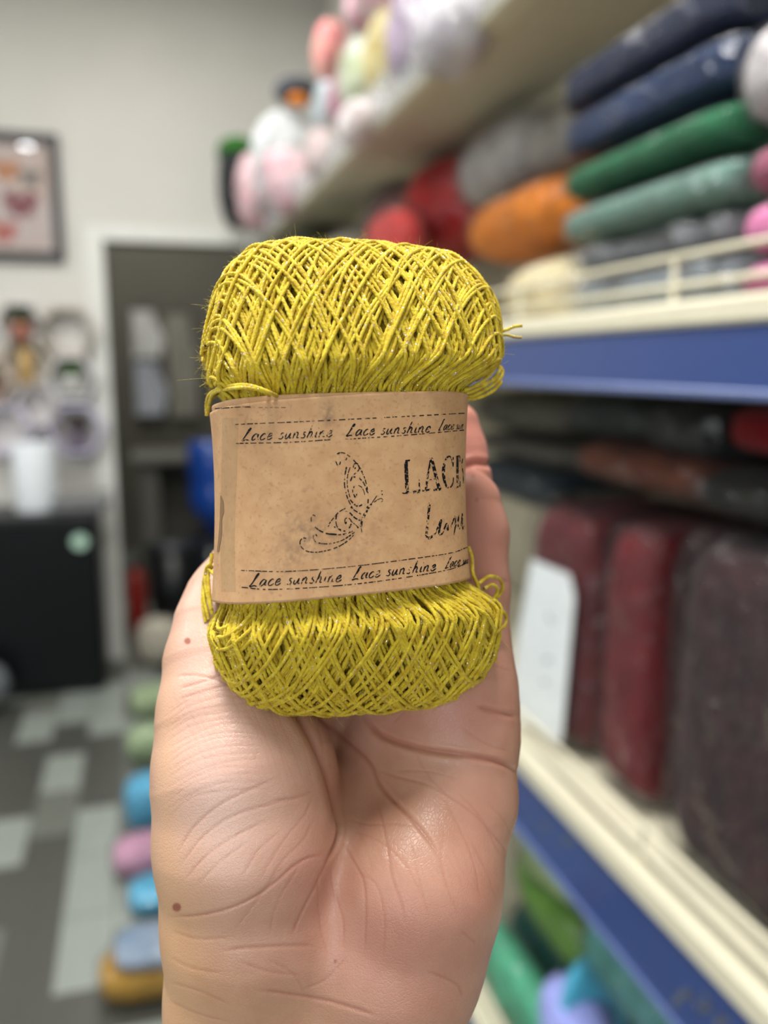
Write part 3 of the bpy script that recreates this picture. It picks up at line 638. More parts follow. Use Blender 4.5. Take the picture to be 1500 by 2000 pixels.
def tubes(paths, radii, n=6):
    V, Q, base = [], [], 0
    for P, r in zip(paths, radii):
        P = np.asarray(P, float); T = np.gradient(P, axis=0); T /= np.maximum(np.linalg.norm(T, axis=1, keepdims=True), 1e-9)
        ref = np.array([0.3, 0.2, 0.93]); B = np.cross(T, ref); B /= np.maximum(np.linalg.norm(B, axis=1, keepdims=True), 1e-9); C = np.cross(B, T)
        ph = np.linspace(0, 2 * np.pi, n, endpoint=False); rr = np.broadcast_to(np.asarray(r, float), (len(P),)) if np.ndim(r) < 2 else r
        tw = np.cumsum(np.r_[0, np.linalg.norm(np.diff(P, axis=0), axis=1)]) * 2 * np.pi / 2.3
        g = 0.76 + 0.30 * np.abs(np.cos(ph[None, :] - tw[:, None])) if n >= 6 else np.ones((len(P), n))
        R = rr[:, None] * g
        X = P[:, None, :] + R[..., None] * (np.cos(ph)[None, :, None] * B[:, None, :] + np.sin(ph)[None, :, None] * C[:, None, :])
        V.append(X.reshape(-1, 3)); i, j = np.meshgrid(np.arange(len(P) - 1), np.arange(n), indexing='ij')
        a = base + i * n + j; b = base + i * n + (j + 1) % n; Q.append(np.stack([a, b, b + n, a + n], -1).reshape(-1, 4)); base += len(P) * n
    return np.vstack(V), np.vstack(Q)

# ------------------------------------------------------------------ hand surface
def smin(a, b, k):
    h = np.maximum(k - np.abs(a - b), 0) / k; return np.minimum(a, b) - h * h * k * 0.25
CH = {  # chains of (px, py, depth mm, radius mm)
 'thenar': [(470, 3000, 238, 24), (475, 2250, 215, 20.5), (483, 1950, 207, 19.5), (492, 1800, 204, 21), (488, 1640, 203, 22.3), (474, 1500, 204, 21.3), (448, 1390, 207, 17.2), (430, 1290, 211, 13.3), (430, 1215, 215, 10.8), (440, 1165, 218, 9.2), (462, 1110, 222, 7.6)],
 'thenar2': [(560, 1760, 207, 16), (548, 1640, 205, 14.5), (535, 1520, 206, 14), (500, 1400, 209, 12)],
 'hypo': [(690, 3000, 238, 24), (725, 2200, 214, 19.5), (742, 2000, 209, 19), (775, 1880, 205, 20), (815, 1720, 203, 20), (884, 1560, 211, 15.6), (900, 1440, 214, 14.3), (901, 1350, 218, 13.6)],
 'hypo2': [(800, 1760, 211, 19), (800, 1610, 219, 17), (810, 1480, 224, 14)],
 'mid': [(590, 3000, 240, 26), (600, 2200, 216, 22), (620, 2000, 212, 21), (650, 1820, 212, 20), (690, 1690, 217, 17.5), (730, 1560, 226, 15.5), (715, 1430, 233, 14), (690, 1330, 237, 12)],
 'pad': [(815, 1480, 221, 14), (810, 1410, 223, 14), (820, 1340, 228, 12)],
}
FG = {
 'pinky': [(890, 1350, 215, 14.5), (903, 1260, 221, 12.3), (910, 1150, 226, 11.5), (917, 1040, 229, 10.4), (915, 985, 230, 9.0)],
 'pinky_tip': [(908, 935, 238, 7.6), (900, 880, 241, 7.1), (893, 830, 242, 6.3)],
 'ring': [(800, 1350, 228, 11), (770, 1200, 238, 9.6), (765, 1050, 242, 9.0), (770, 900, 242, 8.2), (778, 780, 238, 7.4)],
 'middle': [(700, 1340, 232, 11), (670, 1190, 241, 9.8), (655, 1030, 245, 9.2), (660, 860, 244, 8.3), (668, 730, 240, 7.4)],
 'index': [(600, 1380, 226, 11), (560, 1240, 238, 10.0), (545, 1070, 242, 9.2), (550, 920, 241, 8.3), (560, 800, 238, 7.4)],
}
def cone(P, a, b, ra, rb):
    ab = b - a; t = np.clip(((P - a) @ ab) / (ab @ ab), 0, 1).astype(np.float32)
    return np.sqrt((((P - a) - t[:, None] * ab) ** 2).sum(1)) - (ra + (rb - ra) * t)
def chain(P, ch, k):
    out = None
    for p, q in zip(ch[:-1], ch[1:]):
        d = cone(P, H(*p[:3]).astype(np.float32), H(*q[:3]).astype(np.float32), p[3], q[3]); out = d if out is None else smin(out, d, k)
    return out
def hand_sdf(P):
    P = P.astype(np.float32); d = chain(P, CH['thenar'], 3)
    for n_, k in (('hypo', 5), ('hypo2', 9), ('mid', 9), ('pad', 9)): d = smin(d, chain(P, CH[n_], 3), k)
    d = smin(d, chain(P, CH['thenar2'], 3), 3)
    f = chain(P, FG['pinky'], 2); f = smin(f, chain(P, FG['pinky_tip'], 2), 1.6); d = smin(d, f, 6)
    g = None
    for n_ in ('ring', 'middle', 'index'):
        q = chain(P, FG[n_], 2); g = q if g is None else smin(g, q, 1.0)
    return smin(d, g, 5)
def surface_nets(f, org, h):
    s = f < 0; nx, ny, nz = f.shape
    c = [s[i:nx - 1 + i, j:ny - 1 + j, k:nz - 1 + k] for i in (0, 1) for j in (0, 1) for k in (0, 1)]
    tot = sum(x.astype(np.int8) for x in c); act = (tot > 0) & (tot < 8); ids = -np.ones(act.shape, np.int64); I = np.argwhere(act); ids[act] = np.arange(len(I))
    acc = np.zeros((len(I), 3)); cnt = np.zeros(len(I))
    for ax in range(3):
        o = [a for a in range(3) if a != ax]
        for u in (0, 1):
            for v in (0, 1):
                A = I.copy(); A[:, o[0]] += u; A[:, o[1]] += v; B = A.copy(); B[:, ax] += 1
                fa = f[A[:, 0], A[:, 1], A[:, 2]]; fb = f[B[:, 0], B[:, 1], B[:, 2]]; m = (fa < 0) != (fb < 0)
                t = np.where(m, fa / np.where(m, fa - fb, 1), 0); pt = A.astype(float); pt[:, ax] += t; acc[m] += pt[m]; cnt[m] += 1
    V = org + h * acc / cnt[:, None]; Q = []
    for ax in range(3):
        o = [a for a in range(3) if a != ax]; sl = [slice(None)] * 3; sl[ax] = slice(0, -1); s0 = s[tuple(sl)]; sl[ax] = slice(1, None); s1_ = s[tuple(sl)]
        E = np.argwhere(s0 != s1_); E = E[(E[:, o[0]] > 0) & (E[:, o[1]] > 0) & (E[:, o[0]] < f.shape[o[0]] - 1) & (E[:, o[1]] < f.shape[o[1]] - 1)]
        q = []
        for u, v in ((-1, -1), (0, -1), (0, 0), (-1, 0)):
            A = E.copy(); A[:, o[0]] += u; A[:, o[1]] += v; q.append(ids[A[:, 0], A[:, 1], A[:, 2]])
        q = np.stack(q, 1); flip = s[E[:, 0], E[:, 1], E[:, 2]] ^ (ax == 1); q[~flip] = q[~flip][:, ::-1]; Q.append(q)
    return V, np.vstack(Q)
def subdiv(V, Q):
    E = np.vstack([Q[:, [0, 1]], Q[:, [1, 2]], Q[:, [2, 3]], Q[:, [3, 0]]]); E.sort(axis=1); key = E[:, 0] * len(V) + E[:, 1]
    u, inv = np.unique(key, return_inverse=True); a, b = u // len(V), u % len(V); n0, n1 = len(V), len(u); m = len(Q); e = (inv + n0).reshape(4, m)
    f = np.arange(m) + n0 + n1; V2 = np.vstack([V, (V[a] + V[b]) / 2, V[Q].mean(1)])
    Q2 = np.vstack([np.stack([Q[:, 0], e[0], f, e[3]], 1), np.stack([Q[:, 1], e[1], f, e[0]], 1), np.stack([Q[:, 2], e[2], f, e[1]], 1), np.stack([Q[:, 3], e[3], f, e[2]], 1)])
    return V2, Q2
def build_hand():
    h = 0.76; lo = np.array([-58, -215, -262.]); hi = np.array([48, 42, -172.]); n = ((hi - lo) / h).astype(int)
    F = np.empty(n, np.float32); ys = lo[1] + h * np.arange(n[1]); zs = lo[2] + h * np.arange(n[2]); YY, ZZ = np.meshgrid(ys, zs, indexing='ij')
    for i0 in range(0, n[0], 16):
        xs = lo[0] + h * np.arange(i0, min(i0 + 16, n[0])); P = np.empty((len(xs),) + YY.shape + (3,), np.float32)
        P[..., 0] = xs[:, None, None]; P[..., 1] = YY; P[..., 2] = ZZ; F[i0:i0 + len(xs)] = hand_sdf(P.reshape(-1, 3)).reshape(P.shape[:3])
    F[:, 0, :] = 1
    V, Q = surface_nets(F, lo, h)
    V, Q = subdiv(V, Q)
    def grad(P):
        e = 0.4; return np.stack([hand_sdf(P + [e, 0, 0]) - hand_sdf(P - [e, 0, 0]), hand_sdf(P + [0, e, 0]) - hand_sdf(P - [0, e, 0]), hand_sdf(P + [0, 0, e]) - hand_sdf(P - [0, 0, e])], 1) / (2 * e)
    for _ in range(2):
        free = V[:, 1] > lo[1] + 2.5
        g = grad(V); g /= np.maximum(np.linalg.norm(g, axis=1, keepdims=True), 1e-3); V = V - g * (hand_sdf(V) * free)[:, None]
    return V, Q, g
HC = lambda L: [(280 + x / 1.923, 1350 + y / 1.923) for x, y in L]
CREASES = [  # (points px, depth mm, width mm)
 (HC([(520, -20), (575, 70), (630, 160), (672, 250), (702, 340), (726, 430), (738, 520)]), 1.0, 1.5),
 (HC([(560, 40), (630, 160), (672, 250), (702, 340), (728, 430), (738, 520), (718, 590), (690, 640)]), 0.8, 0.55),
 (HC([(738, 530), (690, 640), (640, 740), (590, 840), (550, 930)]), 0.22, 0.5),
 (HC([(700, 612), (620, 625), (560, 660), (510, 705), (450, 752), (380, 792), (300, 822), (200, 842), (90, 846)]), 0.32, 0.55),
 (HC([(600, 40), (680, 120), (780, 205), (850, 270), (880, 340), (930, 400), (1000, 470), (1080, 570), (1130, 660)]), 0.38, 0.6),
 (HC([(800, 60), (870, 150), (950, 190), (1050, 218), (1150, 233), (1260, 250), (1350, 272), (1425, 318)]), 0.75, 0.75),
 (HC([(860, 290), (950, 320), (1060, 350), (1150, 400), (1250, 470), (1330, 560), (1385, 625)]), 0.22, 0.5),
 (HC([(738, 545), (790, 640), (828, 720), (835, 850), (830, 1000)]), 0.28, 0.5),
 (HC([(880, 400), (912, 560), (935, 700), (970, 800), (985, 890)]), 0.26, 0.5),
 (HC([(1000, 560), (1040, 720), (1075, 860)]), 0.15, 0.45), (HC([(705, 640), (712, 740), (750, 860), (748, 960)]), 0.2, 0.45),
 (HC([(670, 700), (600, 820), (560, 920)]), 0.15, 0.45), (HC([(1110, 640), (1150, 760), (1190, 860)]), 0.12, 0.45),
 (HC([(1190, 900), (1250, 950)]), 0.2, 0.5), (HC([(1060, 1050), (1130, 1078), (1185, 1110), (1195, 1160)]), 0.25, 0.5),
 (HC([(1230, 560), (1290, 680), (1330, 800)]), 0.14, 0.45), (HC([(1290, 420), (1350, 480), (1395, 560)]), 0.14, 0.45),
 (HC([(420, 1120), (560, 1138), (680, 1160), (780, 1188), (890, 1225)]), 0.3, 0.7), (HC([(290, 975), (420, 962), (560, 955), (650, 957)]), 0.25, 0.6),
 (HC([(100, 1000), (180, 1040), (300, 1060)]), 0.12, 0.5), (HC([(90, 1090), (220, 1130), (330, 1180)]), 0.15, 0.5),
 (HC([(120, 620), (190, 510), (290, 425), (400, 370), (520, 318)]), 0.22, 0.45), (HC([(130, 665), (225, 545), (335, 470), (455, 430), (570, 408)]), 0.2, 0.45),
 (HC([(150, 715), (245, 610), (360, 535), (480, 480)]), 0.2, 0.45), (HC([(190, 740), (290, 640), (400, 560)]), 0.16, 0.4), (HC([(460, 740), (520, 640), (600, 560), (640, 480)]), 0.16, 0.45),
 (HC([(370, 700), (430, 600), (520, 520)]), 0.16, 0.45), (HC([(480, 410), (560, 405), (640, 375)]), 0.25, 0.5),
 ([(340, 1322), (380, 1318), (430, 1330), (470, 1350)], 0.25, 0.5), ([(348, 1345), (400, 1330), (450, 1310)], 0.3, 0.5), ([(345, 1368), (390, 1352), (440, 1338), (480, 1322)], 0.25, 0.45),
 ([(905, 912), (930, 903), (962, 908)], 0.9, 0.8), ([(900, 1140), (940, 1128), (1000, 1138)], 0.3, 0.7), ([(905, 1010), (950, 1018), (998, 1012)], 0.0, 0.5),
 ([(930, 1378), (975, 1392), (1010, 1400)], 0.45, 0.7), ([(960, 1300), (1000, 1310)], 0.2, 0.5),
]
for L_ in ([(600, 0), (655, 130), (690, 260), (715, 380)], [(640, 380), (610, 460), (560, 520), (500, 600), (430, 720)], [(760, 480), (850, 500), (950, 498), (1040, 510)], [(770, 520), (880, 560), (980, 650), (1060, 790)], [(1120, 400), (1180, 500), (1240, 640), (1270, 800)], [(1180, 380), (1270, 480), (1350, 640)],
           [(660, 660), (655, 760), (668, 900), (700, 1010)], [(780, 680), (870, 720), (905, 860), (900, 1010)], [(1130, 520), (1120, 640), (1160, 800)], [(590, 650), (500, 800), (470, 930)], [(540, 640), (430, 780), (340, 900)], [(1020, 230), (1080, 330), (1170, 420)], [(1190, 130), (1290, 200), (1390, 230)], [(930, 130), (1000, 60), (1100, 40)],
           [(100, 900), (200, 930), (330, 925)], [(350, 1010), (460, 1050), (600, 1070)], [(470, 1010), (560, 1060), (610, 1150)], [(760, 1000), (690, 1080), (600, 1120)], [(90, 1160), (200, 1210), (320, 1240)], [(940, 300), (1060, 300), (1180, 330)]):
    CREASES.append((HC(L_), 0.16, 0.42))
rr_ = np.random.default_rng(5)
for i in range(16):
    x0 = 800 + i * 34; j = rr_.normal(0, 8, 4); CREASES.append((HC([(x0 - 60 + j[0], 470 + i * 8), (x0 + j[1], 580 + i * 9), (x0 + 40 + j[2], 700 + i * 6)]), 0.05, 0.36))
for i in range(15):
    y0 = 20 + i * 27; j = rr_.normal(0, 6, 4)
    CREASES.append((HC([(70 + y0 * 0.05, y0 + 75 + j[0]), (180, y0 + 10 + j[1]), (300, y0 - 25 + j[2]), (430 + y0 * 0.15, y0 - 30 + j[3])]), 0.10, 0.36))
for i in range(15):
    x0 = 150 + i * 27; j = rr_.normal(0, 6, 4)
    CREASES.append((HC([(x0 - 50 + j[0], -30), (x0 + j[1], 90), (x0 + 62 + j[2], 220), (x0 + 118 + j[3], 380)]), 0.07, 0.34))
HV_, HQ, HG = build_hand()
PXY = px_of(HV_); front = (HG[:, 2] > -0.15) & (HV_[:, 1] > -150)
disp = np.zeros(len(HV_)); crev = np.zeros(len(HV_)); dep_ = -HV_[:, 2]
for pts, dmm, wmm in CREASES:
    if dmm <= 0: continue
    L = smooth_poly(pts, 14); major = dmm > 0.35; wpx = wmm * (0.85 if major else 0.66) * FPX / 195; dmm = dmm * (1.2 if major else 0.62)
    lo_, hi_ = L.min(0) - 4 * wpx, L.max(0) + 4 * wpx
    idx = np.where(front & (PXY[:, 0] > lo_[0]) & (PXY[:, 0] < hi_[0]) & (PXY[:, 1] > lo_[1]) & (PXY[:, 1] < hi_[1]))[0]
    if not len(idx): continue
    best = np.full(len(idx), 1e9); bt = np.zeros(len(idx)); P2 = PXY[idx]; ns = len(L) - 1
    for k_, (a, b) in enumerate(zip(L[:-1], L[1:])):
        ab = b - a; t = np.clip(((P2 - a) @ ab) / max(ab @ ab, 1e-6), 0, 1); d = np.linalg.norm(P2 - a - t[:, None] * ab, axis=1)
        m_ = d < best; best[m_] = d[m_]; bt[m_] = (k_ + t[m_]) / ns
    fade = np.clip(np.minimum(bt, 1 - bt) * 7, 0.12, 1)
    g_ = np.exp(-(best / wpx) ** 2) * dmm * fade; lip = (-0.16 if major else 0.0) * np.exp(-((best - 2.2 * wpx) / wpx) ** 2) * dmm * fade
    disp[idx] += g_ + lip; crev[idx] = np.maximum(crev[idx], np.exp(-(best / (0.8 * wpx)) ** 2) * (1.0 if major else min(1, dmm * 4.5)) * fade)
HV2 = HV_ - HG * np.minimum(disp, 1.6)[:, None]
hbase = l2w(H(600, 2300, 215))
hw = l2w(HV2) - hbase
me = mesh_np('hand', hw, HQ)
def blob(cx, cy, rx_, ry_, p=1.0): return np.exp(-(((PXY[:, 0] - cx) / rx_) ** 2 + ((PXY[:, 1] - cy) / ry_) ** 2) ** p)
red = 0.4 * blob(810, 1860, 190, 150) + 0.15 * blob(690, 1800, 160, 120) + 0.8 * blob(950, 1080, 60, 260) + 0.45 * blob(850, 1400, 190, 60) + 0.35 * blob(930, 1650, 60, 200) + 0.9 * blob(920, 850, 45, 80) + 0.35 * blob(600, 1700, 60, 90)
pale = 0.8 * blob(420, 1560, 120, 200) + 0.5 * blob(400, 1250, 60, 140)
yel = 0.8 * blob(330, 1900, 90, 220) + 0.45 * blob(320, 1500, 30, 260) + 0.3 * blob(520, 1980, 160, 70)
mole = np.clip(1.6 * blob(366, 1252, 6, 6, 2) + 1.6 * blob(345, 1772, 8, 8, 2) + blob(655, 1878, 3.5, 3.5, 2) + 0.6 * blob(924, 930, 4, 4, 2) + 0.5 * blob(931, 977, 4, 4, 2), 0, 1)
for nm, v in (('red', red), ('pale', pale), ('yellow', yel), ('mole', mole), ('crease', crev)): attr(me, nm, np.clip(v, 0, 1))
m, nt, p = nodes('skin')
def AT(nm): return N(nt, 'ShaderNodeAttribute', attribute_name=nm).outputs['Fac']
tc = N(nt, 'ShaderNodeTexCoord'); nz = N(nt, 'ShaderNodeTexNoise', i_Scale=90, i_Detail=5.0); nt.links.new(tc.outputs['Object'], nz.inputs['Vector'])
c = mixc(nt, mapr(nt, nz.outputs[0], 0.35, 0.65), rgb('BD8D76'), rgb('C99D87'))
c = mixc(nt, AT('pale'), c, rgb('DDBBAE')); c = mixc(nt, AT('yellow'), c, rgb('D6A97E')); c = mixc(nt, AT('red'), c, rgb('BF7E70'))
cr = N(nt, 'ShaderNodeMath', operation='MULTIPLY'); cr.inputs[1].default_value = 0.5; nt.links.new(AT('crease'), cr.inputs[0])
c = mixc(nt, cr.outputs[0], c, rgb('A8604E')); c = mixc(nt, AT('mole'), c, rgb('9A5A44'))
nt.links.new(c, p.inputs['Base Color'])
p.inputs['Subsurface Weight'].default_value = 0.25; p.inputs['Subsurface Radius'].default_value = (1.0, 0.35, 0.2); p.inputs['Subsurface Scale'].default_value = 0.0035
p.inputs['Roughness'].default_value = 0.37; p.inputs['Specular IOR Level'].default_value = 0.5
v1 = N(nt, 'ShaderNodeTexVoronoi', feature='DISTANCE_TO_EDGE', i_Scale=1100.0); v2 = N(nt, 'ShaderNodeTexVoronoi', feature='DISTANCE_TO_EDGE', i_Scale=520.0)
dn = N(nt, 'ShaderNodeTexNoise', i_Scale=300, i_Detail=2.0); nt.links.new(tc.outputs['Object'], dn.inputs['Vector'])
va = N(nt, 'ShaderNodeVectorMath', operation='MULTIPLY_ADD'); va.inputs[1].default_value = (0.0016,) * 3; nt.links.new(dn.outputs[1], va.inputs[0]); nt.links.new(tc.outputs['Object'], va.inputs[2])
for v in (v1, v2): nt.links.new(va.outputs[0], v.inputs['Vector'])
a1 = mapr(nt, v1.outputs[0], 0, 0.12); a2 = mapr(nt, v2.outputs[0], 0, 0.08)
ad = N(nt, 'ShaderNodeMath', operation='MULTIPLY_ADD'); ad.inputs[1].default_value = 0.25; nt.links.new(a2, ad.inputs[0]); nt.links.new(a1, ad.inputs[2])
bp = N(nt, 'ShaderNodeBump', i_Strength=0.3, i_Distance=0.0001); nt.links.new(ad.outputs[0], bp.inputs['Height']); nt.links.new(bp.outputs[0], p.inputs['Normal'])
hand = link('hand', me, m); hand.location = hbase
tag(hand, 'open left hand, palm up front, holding the yellow yarn ball from behind', 'hand')

# ------------------------------------------------------------------ yarn ball
YAWB = math.radians(11); BC = H(688, 934, 203); AX, HY, DZB = 33.6, 53.2, 25.0; YLC = -4.3
def place_ball(P):
    c_, s_ = math.cos(YAWB), math.sin(YAWB); x = P[:, 0] * c_ + P[:, 2] * s_; z = -P[:, 0] * s_ + P[:, 2] * c_
    return np.stack([x, P[:, 1], z], 1) + BC
def sg(w, e): return np.sign(w) * np.abs(w) ** e
def body(xn, th, off):
    mx_, mz = 4.1, 2.7
    rho = np.maximum(1 - np.abs(xn) ** mx_, 1e-4) ** (1 / mx_); rhz = np.maximum(1 - np.abs(xn) ** mz, 1e-4) ** (1 / mz)
    y = (HY + off) * rho * sg(np.cos(th), 2 / 2.5); z = (DZB + off) * rhz * sg(np.sin(th), 2 / 2.5)
    tx = (AX + off * 0.9) * xn
    tx = tx + 2.0 * np.clip((np.abs(y) - 24) / 18, 0, 1) * np.clip(xn, 0, 1)
    dy = np.abs(y - YLC - 0.083 * tx); pz = np.clip((dy - 21.3) / 8.5, 0, 1); pz = pz * pz * (3 - 2 * pz)
    x = tx * (0.80 + 0.20 * pz) - 2.6 * (1 - pz); z = z * (0.78 + 0.22 * pz)
    return np.stack([x, y, z], -1)
ball = empty('yarn_ball', l2w(place_ball(np.array([[0, -HY - 2, 0]])))[0], 'yellow glittery lace yarn ball with kraft paper band resting in the hand', 'yarn ball')
YEL, nt, p = nodes('yellow_lurex_yarn')
tc = N(nt, 'ShaderNodeTexCoord'); nz = N(nt, 'ShaderNodeTexNoise', i_Scale=500, i_Detail=3.0); nz2 = N(nt, 'ShaderNodeTexNoise', i_Scale=1500, i_Detail=2.0)
for q in (nz, nz2): nt.links.new(tc.outputs['Object'], q.inputs['Vector'])
c = mixc(nt, mapr(nt, nz.outputs[0], 0.3, 0.7), rgb('B9960C'), rgb('EAD436'))
c = mixc(nt, mapr(nt, N(nt, 'ShaderNodeAttribute', attribute_name='strand').outputs['Fac'], 0, 1, 0, 0.35), c, rgb('C9AE1E'))
gl = mapr(nt, nz2.outputs[0], 0.64, 0.68); c = mixc(nt, gl, c, rgb('E9D3C0'))
nt.links.new(c, p.inputs['Base Color']); nt.links.new(mapr(nt, gl, 0, 1, 0.0, 0.85), p.inputs['Metallic']); nt.links.new(mapr(nt, gl, 0, 1, 0.78, 0.16), p.inputs['Roughness'])
p.inputs['Sheen Weight'].default_value = 0.15; p.inputs['Sheen Tint'].default_value = (1, 0.97, 0.5, 1)
nb = N(nt, 'ShaderNodeTexNoise', i_Scale=2600, i_Detail=2.0); nt.links.new(tc.outputs['Object'], nb.inputs['Vector'])
bp = N(nt, 'ShaderNodeBump', i_Strength=0.9, i_Distance=0.0002); nt.links.new(nb.outputs[0], bp.inputs['Height']); nt.links.new(bp.outputs[0], p.inputs['Normal'])
def add_local(name, V, Q, mt, parent=ball, smooth=True):
    base = np.asarray(ball.location); me = mesh_np(name, l2w(V) - base, Q, smooth); o = bpy.data.objects.new(name, me); COL.objects.link(o); me.materials.append(mt)
    o.parent = parent; return o
# inner core so nothing shows through between the strands
u = np.linspace(0, 2 * np.pi, 96, endpoint=False); xs = np.sin(np.linspace(-np.pi / 2, np.pi / 2, 60)) * 0.999
UU, XX = np.meshgrid(u, xs); Pc = body(XX.ravel(), UU.ravel(), -1.2); i, j = np.meshgrid(np.arange(59), np.arange(96), indexing='ij'); a = i * 96 + j; b = i * 96 + (j + 1) % 96
add_local('inner_winding', place_ball(Pc), np.stack([a, a + 96, b + 96, b], -1).reshape(-1, 4), YEL)
# strands: cross-wound about the horizontal axis
def winding(turns, nu, off0, off1, seed, amp0=0.955):
    r = np.random.default_rng(seed); n = int(turns * 560); t = np.linspace(0, turns, n); ph = r.uniform(0, 1)
    k = t * nu + ph + 0.010 * np.sin(t * 1.7 + seed) ; tri = 2 * np.abs(2 * (k - np.floor(k + 0.5))) - 1
    tri = np.sin(tri * np.pi / 2 * 0.86) / np.sin(np.pi / 2 * 0.86) * 0.35 + tri * 0.65
    kk = np.floor(k * 2).astype(int); am = r.uniform(0.93, 1.012, kk.max() + 3); jit = r.normal(0, 0.034, kk.max() + 3)
    fr = k * 2 - kk; A = am[kk] * (1 - fr) + am[kk + 1] * fr; J = jit[kk] * (1 - fr) + jit[kk + 1] * fr
    xn = np.clip(tri * A * amp0 + J, -0.985, 0.985); th = 2 * np.pi * t + 0.05 * np.sin(t * 6.1 + seed); xn = np.clip(xn + 0.010 * np.sin(t * 23.3 + seed) + 0.006 * np.sin(t * 61), -0.988, 0.988)
    off = off0 + (off1 - off0) * t / turns + 0.22 * np.sin(t * 37 + seed) + 0.18 * np.sin(t * 91.7)
    return body(xn, th, off)
def resample(P, step):
    s = np.r_[0, np.cumsum(np.linalg.norm(np.diff(P, axis=0), axis=1))]; q = np.arange(0, s[-1], step)
    return np.stack([np.interp(q, s, P[:, i]) for i in range(3)], 1)
paths, tone = [], []
for (tn, nu, o0, o1, sd) in ((54, 0.83, 0.0, 0.6, 1), (60, 0.61, 0.6, 1.15, 2), (64, 0.77, 1.15, 1.7, 3), (54, 0.66, 1.7, 2.2, 4), (36, 0.93, 2.0, 2.5, 5)):
    P = resample(winding(tn, nu, o0, o1, sd), 0.29); n_ = len(P)
    hid = np.abs(P[:, 1] - YLC - 0.083 * P[:, 0]) < 19.0; back = P[:, 2] < -7
    for reg, st_ in ((~hid & ~back, 1), (~hid & back, 3)):
        if st_ == 3 and sd < 3: continue
        ed = np.flatnonzero(np.diff(np.r_[0, reg.astype(int), 0]))
        for s0, e0 in zip(ed[::2], ed[1::2]):
            if e0 - s0 > 10: paths.append(place_ball(P[max(0, s0 - 2):min(n_, e0 + 3):st_]))
rt = np.random.default_rng(77); paths2 = []
V, Q = tubes(paths, [0.455] * len(paths), 8)
so = add_local('wound_strands', V, Q, YEL)
tv = np.concatenate([np.full(len(p_) * 8, t_) for p_, t_ in zip(paths, rt.uniform(0, 1, len(paths)))]); attr(so.data, 'strand', tv)
print('strand verts', len(V))
# loose loops, tails
def lp(pts, d, step=0.45):
    P = np.array([H(x, y, (d if len(q_) == 0 else q_[0])) for (x, y, *q_) in pts]); return smooth_poly(P, step)
LO = [
 [(918, 560, 206), (940, 566, 204), (962, 592, 206), (977, 640, 209), (976, 690, 210), (960, 728, 208), (935, 750, 206)],
 [(905, 588, 204), (932, 592, 202), (955, 615, 204), (970, 655, 208), (972, 700, 210), (958, 730, 208)],
 [(915, 640, 204), (940, 632, 203), (960, 645, 206), (972, 668, 210)], [(918, 668, 203), (938, 650, 203), (958, 660, 206), (966, 690, 208), (958, 715, 208)],
 [(930, 690, 203), (945, 668, 203), (958, 680, 206), (960, 705, 208), (950, 730, 208)],
 [(893, 777, 200), (925, 772, 202), (955, 757, 205), (978, 738, 208), (981, 722, 209), (970, 714, 209), (950, 722, 208), (925, 742, 206)],
 [(893, 773, 199), (925, 764, 201), (950, 750, 204), (972, 730, 207), (976, 718, 209), (962, 716, 209), (940, 728, 207)],
 [(898, 768, 199), (925, 755, 200), (948, 740, 203), (966, 722, 206)], [(900, 779, 200), (930, 778, 203), (962, 764, 206), (980, 745, 208)],
 [(905, 762, 199), (935, 752, 202), (960, 744, 205), (975, 735, 208)],
 [(915, 1068, 205), (922, 1090, 204), (924, 1120, 203), (935, 1150, 203), (930, 1180, 203)],
 [(935, 1140, 203), (955, 1126, 205), (974, 1130, 209), (982, 1148, 211), (972, 1166, 210), (958, 1178, 207)],
 [(945, 1150, 203), (962, 1142, 206), (972, 1152, 208), (965, 1168, 207), (950, 1178, 205)],
 [(950, 1190, 204), (970, 1186, 207), (987, 1200, 210), (986, 1220, 210), (970, 1232, 208), (955, 1236, 206)],
 [(948, 1230, 204), (966, 1228, 207), (973, 1244, 209), (966, 1262, 208), (958, 1282, 207)],
 [(940, 1170, 202), (960, 1195, 205), (968, 1240, 207), (966, 1300, 207), (958, 1340, 206)], [(930, 1165, 201), (948, 1200, 203), (955, 1250, 205), (955, 1330, 205)],
 [(404, 812, 203), (404, 786, 202), (412, 768, 196), (440, 756, 184), (475, 752, 177), (505, 758, 175), (532, 769, 176), (545, 777, 181)], [(408, 790, 201), (418, 768, 192), (445, 760, 182), (480, 757, 176), (515, 764, 175.5), (530, 776, 181)],
 [(406, 806, 203), (411, 782, 201), (425, 768, 198)], [(405, 1170, 203), (402, 1130, 203), (404, 1108, 202), (412, 1100, 201), (414, 1080, 201)], [(408, 1210, 201), (399, 1170, 202), (398, 1135, 203), (406, 1112, 202), (418, 1122, 200)], [(415, 1200, 200), (405, 1160, 201), (401, 1128, 202), (408, 1110, 203)], [(402, 1215, 202), (396, 1175, 203), (399, 1140, 204)], [(412, 1190, 200), (408, 1150, 201), (407, 1120, 202), (415, 1105, 202)], [(398, 1190, 203), (397, 1150, 203), (402, 1118, 202)],
]
for l_ in LO: add_local('loose_loop', *tubes([lp(l_, 200)], [0.47], 8), YEL)
TAIL = [[(968, 650, 209), (990, 644, 209), (1004, 638, 209), (1020, 636, 209)], [(968, 656, 209), (990, 654, 209), (1005, 658, 209), (1019, 659, 209)]]
for l_, r_ in zip(TAIL, (0.42, 0.3)): add_local('yarn_tail', *tubes([lp(l_, 200)], [r_], 8), YEL)
